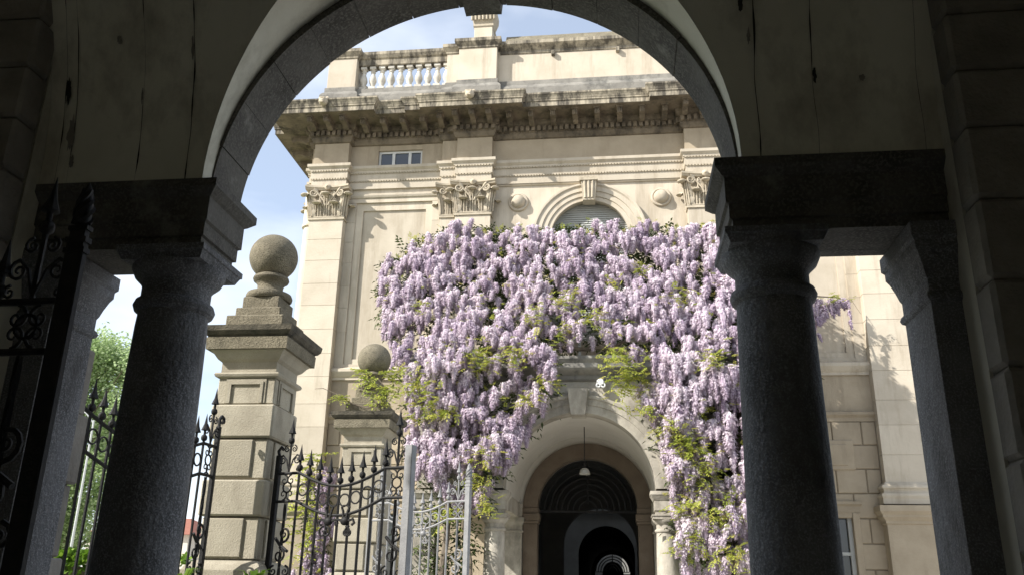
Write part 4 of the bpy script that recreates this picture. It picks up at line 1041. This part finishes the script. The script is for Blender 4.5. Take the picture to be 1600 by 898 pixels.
# raceme prototypes
protos = []
for q in range(10):
    mb = MB(); ti = []; r = random.Random(100 + q)
    raceme(mb, ti, (0, 0, 0), r.uniform(.25, .36), r.uniform(.09, .115), .36 + .03 * q, r, 130)
    protos.append(mb.mesh('raceme', M['petal'], None, ti))
cands = []; tries = 0
wr = random.Random(5)
def greenness(px, py):
    return max(math.exp(-(((px - x) ** 2 + (py - y) ** 2) / (a * a))) for x, y, a in GREEN)
bunches = []
while len(bunches) < 400 and tries < 60000:
    tries += 1
    px = wr.uniform(588, 1238); py = wr.uniform(352, 885)
    if not inside(px, py) or not inside(px, py + 22): continue
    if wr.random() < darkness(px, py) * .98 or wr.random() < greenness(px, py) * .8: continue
    if py > 725 and px < 790 and wr.random() < .8: continue
    if py > 790 and px < 790 and wr.random() < .8: continue
    if noise.noise(Vector((px / 30.0, py / 26.0, 11.7))) < -.34: continue
    if any((px - b[0]) ** 2 + ((py - b[1]) * .9) ** 2 < 15 ** 2 for b in bunches): continue
    bunches.append((px, py, wr.uniform(15, 27)))
for bx, by, bR in bunches:
    btv = .62 + .25 * noise.noise(Vector((bx / 80.0, by / 80.0, 1.0))) + wr.uniform(-.12, .12)
    bY = wdepth(bx, by) - lump(bx, by) * .8 + wr.uniform(-.12, .12)
    for q in range(wr.randint(6, 11)):
        a = wr.uniform(0, 2 * pi); dd = sqrt(wr.random()); dx = cos(a) * dd * bR; dy = sin(a) * dd * bR * .7
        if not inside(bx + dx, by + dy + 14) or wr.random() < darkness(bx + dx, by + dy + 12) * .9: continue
        cands.append((bx + dx, by + dy, bY - .30 * (1 - dd * dd) + .004 * dy * 2, btv + wr.uniform(-.07, .07)))
order = sorted(range(len(cands)), key=lambda i: wr.random())
stuffmb = MB(); stt = []
nparts = 0
for i in order:
    px, py, Y, tv = cands[i]
    p = at(px, py, Y)
    sc_ = .68 + .62 * wr.random() ** 1.3
    if nparts < 300 and px < 1165 and sc_ > .95 and wr.random() < .5:
        o = put('raceme', protos[wr.randrange(10)], wi, p, (wr.uniform(-.12, .12), wr.uniform(-.12, .12), wr.uniform(0, 6.28)))
        o.scale = (sc_, sc_, sc_ * wr.uniform(.85, 1.1)); nparts += 1
    else:
        raceme(stuffmb, stt, p, .31 * sc_ * wr.uniform(.8, 1.25), .102 * sc_, tv, wr, 92)
part('raceme_mass', stuffmb, M['petal'], wi, stuff=True, tint=[min(1, max(0, t)) for t in stt])
# young leaves in clumps and scattered sprigs
mb = MB(); ti = []
for x, y, a in GREEN:
    for q in range(int(a * a * .075) + 6):
        px = x + wr.gauss(0, a * .55); py = y + wr.gauss(0, a * .5)
        Y = wdepth(px, py) - lump(px, py) * .8 - .26 + wr.uniform(-.18, .12)
        d = (wr.uniform(-1, 1), wr.uniform(-1.2, .1), wr.uniform(-.5, .5))
        leafspray(mb, ti, at(px, py, Y), d, wr.uniform(.13, .22), wr.uniform(.35, .95), wr)
for bx, by, bR in bunches:
    if wr.random() < .5:
        for _ in range(wr.randint(1, 3)):
            px = bx + wr.uniform(-bR, bR) * .8; py = by - bR * .4 + wr.uniform(-5, 5)
            leafspray(mb, ti, at(px, py, wdepth(px, py) - lump(px, py) * .8 - .25), (wr.uniform(-1, 1), wr.uniform(-1.2, 0), wr.uniform(-.2, .8)), wr.uniform(.09, .16), wr.uniform(.5, 1), wr, 3)
for q in range(160):
    px = wr.uniform(590, 1235); py = wr.uniform(345, 900)
    if not inside(px, py + 10): continue
    Y = wdepth(px, py) - lump(px, py) - .05
    for _ in range(2): leafspray(mb, ti, at(px, py, Y), (wr.uniform(-1, 1), wr.uniform(-1.2, .1), wr.uniform(-.3, .8)), wr.uniform(.10, .18), wr.uniform(.3, .9), wr)
# sprigs standing out of the top edge
for q in range(60):
    px = wr.uniform(620, 1130); py = 368 if px < 690 else 358
    leafspray(mb, ti, at(px, py + wr.uniform(-2, 10), wdepth(px, py)), (wr.uniform(-.6, .6), wr.uniform(-.5, .1), wr.uniform(.2, 1.2)), wr.uniform(.10, .22), wr.uniform(.5, .9), wr, 3)
part('young_leaves', mb, M['leaf'], wi, stuff=True, tint=ti)
# the shaded inside of the plant: leaves coloured dark to read as shade, and twigs
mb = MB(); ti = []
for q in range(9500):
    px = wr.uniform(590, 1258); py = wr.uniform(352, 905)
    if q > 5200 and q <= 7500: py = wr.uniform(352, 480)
    if q > 7500: px = wr.uniform(1100, 1258)  # extra leaves behind the column, added to thicken the cast shadow
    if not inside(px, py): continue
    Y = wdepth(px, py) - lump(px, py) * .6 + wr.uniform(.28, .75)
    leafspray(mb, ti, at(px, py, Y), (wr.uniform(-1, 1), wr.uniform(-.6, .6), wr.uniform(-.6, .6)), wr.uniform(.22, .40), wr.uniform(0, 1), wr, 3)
part('inner_leaves', mb, M['shadeleaf'], wi, stuff=True, tint=ti)
def wpath(pts, Yo=.35): return [at(x, y, wdepth(x, y) + Yo) for x, y in pts]
for pts, r0, r1 in (([(1150, 920), (1140, 800), (1150, 700), (1120, 600), (1040, 560), (950, 548), (860, 540), (760, 520), (660, 500)], .085, .03), ([(1120, 600), (1080, 480), (1000, 420), (900, 405), (800, 400), (690, 400)], .05, .02),
                    ([(690, 920), (700, 800), (690, 700), (720, 620), (760, 540), (820, 470), (940, 430)], .07, .02), ([(1150, 700), (1170, 560), (1160, 430), (1060, 390)], .05, .02), ([(950, 548), (1010, 520), (1080, 500), (1160, 480)], .03, .015),
                    ([(740, 920), (720, 820), (735, 720), (700, 640)], .04, .02)):
    P_ = wpath(pts, .30); N = len(P_)
    P2_ = [];
    for i in range(N - 1):
        for j in range(5):
            t = j / 5; q = P_[i].lerp(P_[i + 1], t); P2_.append(q + Vector((noise.noise(q * 1.7), noise.noise(q * 1.7 + Vector((9, 0, 0))), noise.noise(q * 1.7 + Vector((0, 9, 0))))) * .12)
    P2_.append(P_[-1])
    part('stem', MB().tube(P2_, [r0 + (r1 - r0) * i / (len(P2_) - 1) for i in range(len(P2_))], 7), M['bark'], wi, 50)
# trailing shoot against the right bay, seen beyond the dark column
ts = part('stem', MB().tube([at(1180, 480, 18.6), at(1215, 470, 19.1), at(1260, 462, 19.6), at(1300, 464, 20.2), at(1330, 468, 20.5), at(1345, 490, 20.5)], [.035, .03, .02, .014, .008, .004], 6), M['bark'], wi)
mb = MB(); ti = []
for q in range(46):
    t = wr.random(); px = 1256 + 64 * t ** 1.2; py = 466 + wr.uniform(-2, 46) * (1 - t) ** .9
    raceme(mb, ti, at(px, py, 20.0 + .4 * t), wr.uniform(.26, .42) * (1 - .3 * t), .085, wr.uniform(.2, .5), wr, 70)
for px, py in ((1274, 505), (1278, 520), (1272, 490), (1324, 468), (1326, 484), (1328, 500)): raceme(mb, ti, at(px, py, 20.2), .24, .06, .3, wr, 45)
part('raceme_mass', mb, M['petal'], wi, stuff=True, tint=[min(1, max(0, t)) for t in ti])
mb = MB(); ti = []
for q in range(26):
    px = wr.uniform(1262, 1340); leafspray(mb, ti, at(px, 466 + wr.uniform(-6, 10), 20.2), (wr.uniform(-1, 1), -.5, wr.uniform(-.2, .6)), wr.uniform(.1, .2), wr.uniform(.4, .9), wr, 3)
part('young_leaves', mb, M['leaf'], wi, stuff=True, tint=ti)

# second, smaller wisteria behind the open gate
w2 = thing('wisteria', 'smaller wisteria climbing the palace wall, seen through the dark gate bars', 'wisteria', tuple(at(495, 915, 19.8).xy) + (0,))
mb = MB(); ti = []; mb2 = MB(); ti2 = []; mb3 = MB(); ti3 = []
for q in range(60):
    py = wr.uniform(725, 900); px = 497 + (py - 800) * -.06 + wr.gauss(0, 12)
    raceme(mb, ti, at(px, py, 19.6 + wr.uniform(-.2, .2)), wr.uniform(.35, .5), .11, wr.uniform(.25, .6), wr, 80)
for q in range(130):
    py = wr.uniform(705, 900); px = 490 + wr.gauss(0, 12) - (8 if py > 760 else 0)
    leafspray(mb2, ti2, at(px, py, 19.5), (wr.uniform(-1, 1), wr.uniform(-1, 0), wr.uniform(-.4, .5)), wr.uniform(.2, .32), wr.uniform(.4, .9), wr)
for q in range(160):
    py = wr.uniform(730, 905); px = 497 + wr.gauss(0, 11)
    leafspray(mb3, ti3, at(px, py, 20.0), (wr.uniform(-1, 1), wr.uniform(-1, 0), wr.uniform(-.4, .5)), wr.uniform(.2, .32), wr.uniform(0, 1), wr)
part('raceme_mass', mb, M['petal'], w2, stuff=True, tint=[min(1, max(0, t)) for t in ti]); part('young_leaves', mb2, M['leaf'], w2, stuff=True, tint=ti2); part('inner_leaves', mb3, M['shadeleaf'], w2, stuff=True, tint=ti3)
part('stem', MB().tube([at(497, 930, 20.1), at(500, 850, 20.1), at(494, 780, 20.1), at(496, 715, 20.1)], [.05, .04, .03, .015], 7), M['bark'], w2)

# vine on the farther pillar
vn = thing('pillar_vine', 'yellow green leafy vine curling round the ball of the farther pillar', 'vine', (P2[0], P2[1], 4.86))
mb = MB(); ti = []
for q in range(52):
    a = wr.uniform(-2.2, .3); rr = wr.uniform(.24, .32); zz = wr.uniform(4.9, 5.2)
    leafspray(mb, ti, (P2[0] + rr * cos(a), P2[1] + rr * sin(a), zz), (cos(a) + wr.uniform(-.4, .4), sin(a) + wr.uniform(-.4, .4), wr.uniform(-.5, .7)), wr.uniform(.14, .24), wr.uniform(.45, .9), wr, 3)
for q in range(60):
    px = wr.gauss(598, 14); py = wr.gauss(615, 9); leafspray(mb, ti, at(px, py, 13.98), (wr.uniform(-1, 1), -.6, wr.uniform(-.5, .5)), wr.uniform(.12, .2), wr.uniform(.45, .9), wr, 3)
for q in range(18):
    px = wr.gauss(536, 6); py = wr.gauss(621, 5); leafspray(mb, ti, at(px, py, 14.0), (wr.uniform(-1, 1), -.6, wr.uniform(-.5, .5)), wr.uniform(.12, .2), wr.uniform(.45, .9), wr, 3)
part('leaves', mb, M['leaf'], vn, stuff=True, tint=ti)
part('stem', MB().tube([at(600, 628, 14.0), at(575, 637, 13.98), at(550, 630, 13.98), at(528, 616, 14.0), at(505, 606, 14.0), at(492, 607, 14.0)], [.012, .012, .01, .008, .006, .003], 5), M['bark'], vn)
part('stem', MB().tube([at(600, 632, 14.0), at(606, 610, 14.03), at(590, 590, 14.05), at(575, 600, 14.05)], .012, 5), M['bark'], vn)

# ================================================================== BACKGROUND LEFT
def tree(x, y, ht, cw, label, seed, nl=11000, ls=.15, base=.28):
    r = random.Random(seed); t = thing('tree', label, 'tree', (x, y, 0), group='pale green trees beyond the gate')
    tr = MB().tube([(x, y, 0), (x + .1, y, ht * .3), (x - .1, y, ht * .62), (x + .1, y, ht * .93)], [.22, .17, .10, .03], 8)
    part('trunk', tr, M['bark'], t, 60)
    tips = []; br = MB()
    for i in range(80):
        h = ht * r.uniform(base, .95); a = r.uniform(0, 2 * pi); u = (h / ht - base) / (1 - base)
        ln = cw * (.35 + .75 * sin(pi * min(1, u * .85 + .12)) ** .7) * r.uniform(.6, 1.05) * .5
        p0 = Vector((x, y, h)); p1 = p0 + Vector((cos(a) * ln * .5, sin(a) * ln * .5, ln * .6)); p2 = p0 + Vector((cos(a) * ln, sin(a) * ln, ln * 1.0))
        if p2.z > ht: p2.z = ht - r.uniform(0, .6)
        br.tube([p0, p1, p2], [.05, .03, .012], 5); tips += [p0.lerp(p1, .7), p1, p1.lerp(p2, .5), p2, p2 + Vector((r.uniform(-.4, .4), r.uniform(-.4, .4), r.uniform(0, .5)))]
    part('branches', br, M['bark'], t)
    mb = MB(); ti = []
    for i in range(nl):
        c = tips[r.randrange(len(tips))] + Vector((r.gauss(0, .27), r.gauss(0, .27), r.gauss(0, .34)))
        d = Vector((r.uniform(-1, 1), r.uniform(-1, 1), r.uniform(-.8, .4))).normalized(); sd = d.orthogonal().normalized() * ls * .38
        s_ = ls * r.uniform(.6, 1.3)
        mb.add([c, c + d * s_ * .5 + sd, c + d * s_, c + d * s_ * .5 - sd], [(0, 1, 2, 3)]); ti.append(r.random())
    part('crown', mb, M['treeleaf'], t, stuff=True, tint=ti)
tree(-23.6, 35, 11.1, 7.4, 'tall pale green tree behind the hedge, left of the dark column', 21, 64000, .14, .10)
tree(-25.8, 34, 10.6, 4.6, 'pale green tree half hidden by the left pilaster', 22, 16000, .14)
hd = thing('hedge', 'clipped bright green hedge behind the iron gate at lower left', 'hedge', (-7.6, 12.2, 0))
mb = MB(); ti = []
for q in range(9000):
    c = Vector((wr.uniform(-10.5, -6.2), wr.uniform(11.7, 12.7), wr.uniform(.05, 2.0 + .07 * noise.noise(Vector((q * .37, 0, 0))))))
    if wr.random() < .5: c.y = 11.75 + wr.uniform(-.05, .1)
    if wr.random() < .3: c.z = 1.95 + wr.uniform(-.06, .08)
    d = Vector((wr.uniform(-1, 1), wr.uniform(-1, .3), wr.uniform(-.3, 1))).normalized(); sd = d.orthogonal().normalized() * .03
    mb.add([c, c + d * .05 + sd, c + d * .1, c + d * .05 - sd], [(0, 1, 2, 3)]); ti.append(wr.random())
part('foliage', mb, M['hedgeleaf'], hd, stuff=True, tint=ti)
part('hedge_core', MB().box(-10.4, -6.3, 11.9, 12.55, 0, 1.85), M['bark'], hd)
def plant(px, py, Y, label, seed):
    b = at(px, py, Y); r = random.Random(seed); t = thing('garden_plant', label, 'plant', (b.x, b.y, 0), group='strappy green plants by the nearer pillar')
    part('stalk', MB().tube([(b.x, b.y, 0), (b.x, b.y, b.z - .15)], .03, 6), M['bark'], t)
    for i in range(22):
        a = r.uniform(0, 2 * pi); l = r.uniform(.18, .34); d = Vector((cos(a), sin(a), 0)); s_ = Vector((-sin(a), cos(a), 0)) * .02
        p0 = Vector((b.x, b.y, b.z - .2)); p1 = p0 + d * l * .4 + Vector((0, 0, l * .7)); p2 = p0 + d * l * .8 + Vector((0, 0, l * .75))
        me = MB().add([p0 - s_ * .5, p0 + s_ * .5, p1 + s_, p1 - s_, p2], [(0, 1, 2, 3), (3, 2, 4)])
        part('leaf', me, M['hedgeleaf'], t, tint=[r.random()] * 2)
plant(281, 893, 8.4, 'strappy green plant at the foot of the dark gate, right of the dark column', 3)
plant(399, 893, 8.7, 'strappy green plant in front of the nearer pillar', 4)
# distant house, sign, van and lamp pole
hx, hy = -30.7, 60.0
hs = thing('house', 'distant pale house with red tiled roof beyond the dark gate', 'building', (hx - 3, hy + 4, 0))
part('wall', MB().box(hx - 7, hx + .6, hy, hy + 8, 0, 5.1), M['housew'], hs)
part('roof', MB().hull4([(hx - 7.4, hy - .4, 5.1), (hx + 1.0, hy - .4, 5.1), (hx + 1.0, hy + 8.4, 5.1), (hx - 7.4, hy + 8.4, 5.1)], [(hx - 5, hy + 4, 6.5), (hx - 1.4, hy + 4, 6.5), (hx - 1.4, hy + 4.1, 6.5), (hx - 5, hy + 4.1, 6.5)]), M['rooft'], hs)
for q in range(4):
    wx = hx - 6.2 + q * 1.8
    for zz in (1.0, 3.4):
        f_ = part('window', MB().box(wx - .08, wx + .88, hy - .05, hy + .02, zz - .08, zz + 1.28), M['wframe'], hs); part('pane', B(wx, wx + .8, hy - .06, hy, zz, zz + 1.2), M['glass'], f_)
sg = thing('roadside_sign', 'red roadside sign with a pale top stripe above the hedge', 'sign', (-25.85, 40, 0))
part('board', MB().box(-26.2, -25.5, 39.97, 40.03, 3.0, 3.5, .01), M['red'], sg)
part('stripe', MB().box(-26.1, -25.6, 39.955, 39.969, 3.30, 3.42), M['white'], sg)
for x in (-26.1, -25.6): part('post', MB().tube([(x, 40.06, 0), (x, 40.06, 3.4)], .04, 6), M['galv'], sg)
vx, vy = -25.2, 36.5
vp = at(98, 862, 36.5)
van = thing('parked_van', 'white roof of a parked van just above the hedge', 'van', (vp.x, vp.y, 0))
bx = MB().hull4([(vp.x - 2.4, vy - .9, .35), (vp.x + 1.1, vy - .9, .35), (vp.x + 1.1, vy + .9, .35), (vp.x - 2.4, vy + .9, .35)], [(vp.x - 2.4, vy - .92, 1.5), (vp.x + 1.0, vy - .92, 1.4), (vp.x + 1.0, vy + .92, 1.4), (vp.x - 2.4, vy + .92, 1.5)])
bx.hull4([(vp.x - 2.4, vy - .92, 1.5), (vp.x + .9, vy - .92, 1.42), (vp.x + .9, vy + .92, 1.42), (vp.x - 2.4, vy + .92, 1.5)], [(vp.x - 2.35, vy - .8, vp.z + .12), (vp.x + .15, vy - .8, vp.z), (vp.x + .15, vy + .8, vp.z), (vp.x - 2.35, vy + .8, vp.z + .12)])
part('body', bx, M['white'], van)
for dx in (-1.7, .45):
    for s_ in (-1, 1): part('wheel', MB().lathe([(.05, -.1), (.34, -.1), (.34, .1), (.05, .1)], (vp.x + dx, vy + s_ * .85, .34), 16, 'y'), M['tyre'], van, 40)
part('windscreen', MB().add([(vp.x + .92, vy - .75, 1.46), (vp.x + .92, vy + .75, 1.46), (vp.x + .2, vy + .68, vp.z - .08), (vp.x + .2, vy - .68, vp.z - .08)], [(0, 1, 2, 3)]), M['glass'], van)
pb = at(112, 850, 31)
lpst = thing('street_lamp', 'slim pale street lamp post in front of the pale tree', 'lamp post', (pb.x, pb.y, 0))
part('pole', MB().tube([(pb.x, pb.y, 0), (pb.x, pb.y, 7.6)], [.06, .035], 8), M['galv'], lpst)
part('arm', MB().tube([(pb.x, pb.y, 7.5), (pb.x - .4, pb.y, 7.9), (pb.x - 1.2, pb.y, 8.0)], .03, 6), M['galv'], lpst)
part('lamp_head', MB().box(pb.x - 1.7, pb.x - 1.15, pb.y - .12, pb.y + .12, 7.93, 8.05, .02), M['galv'], lpst)
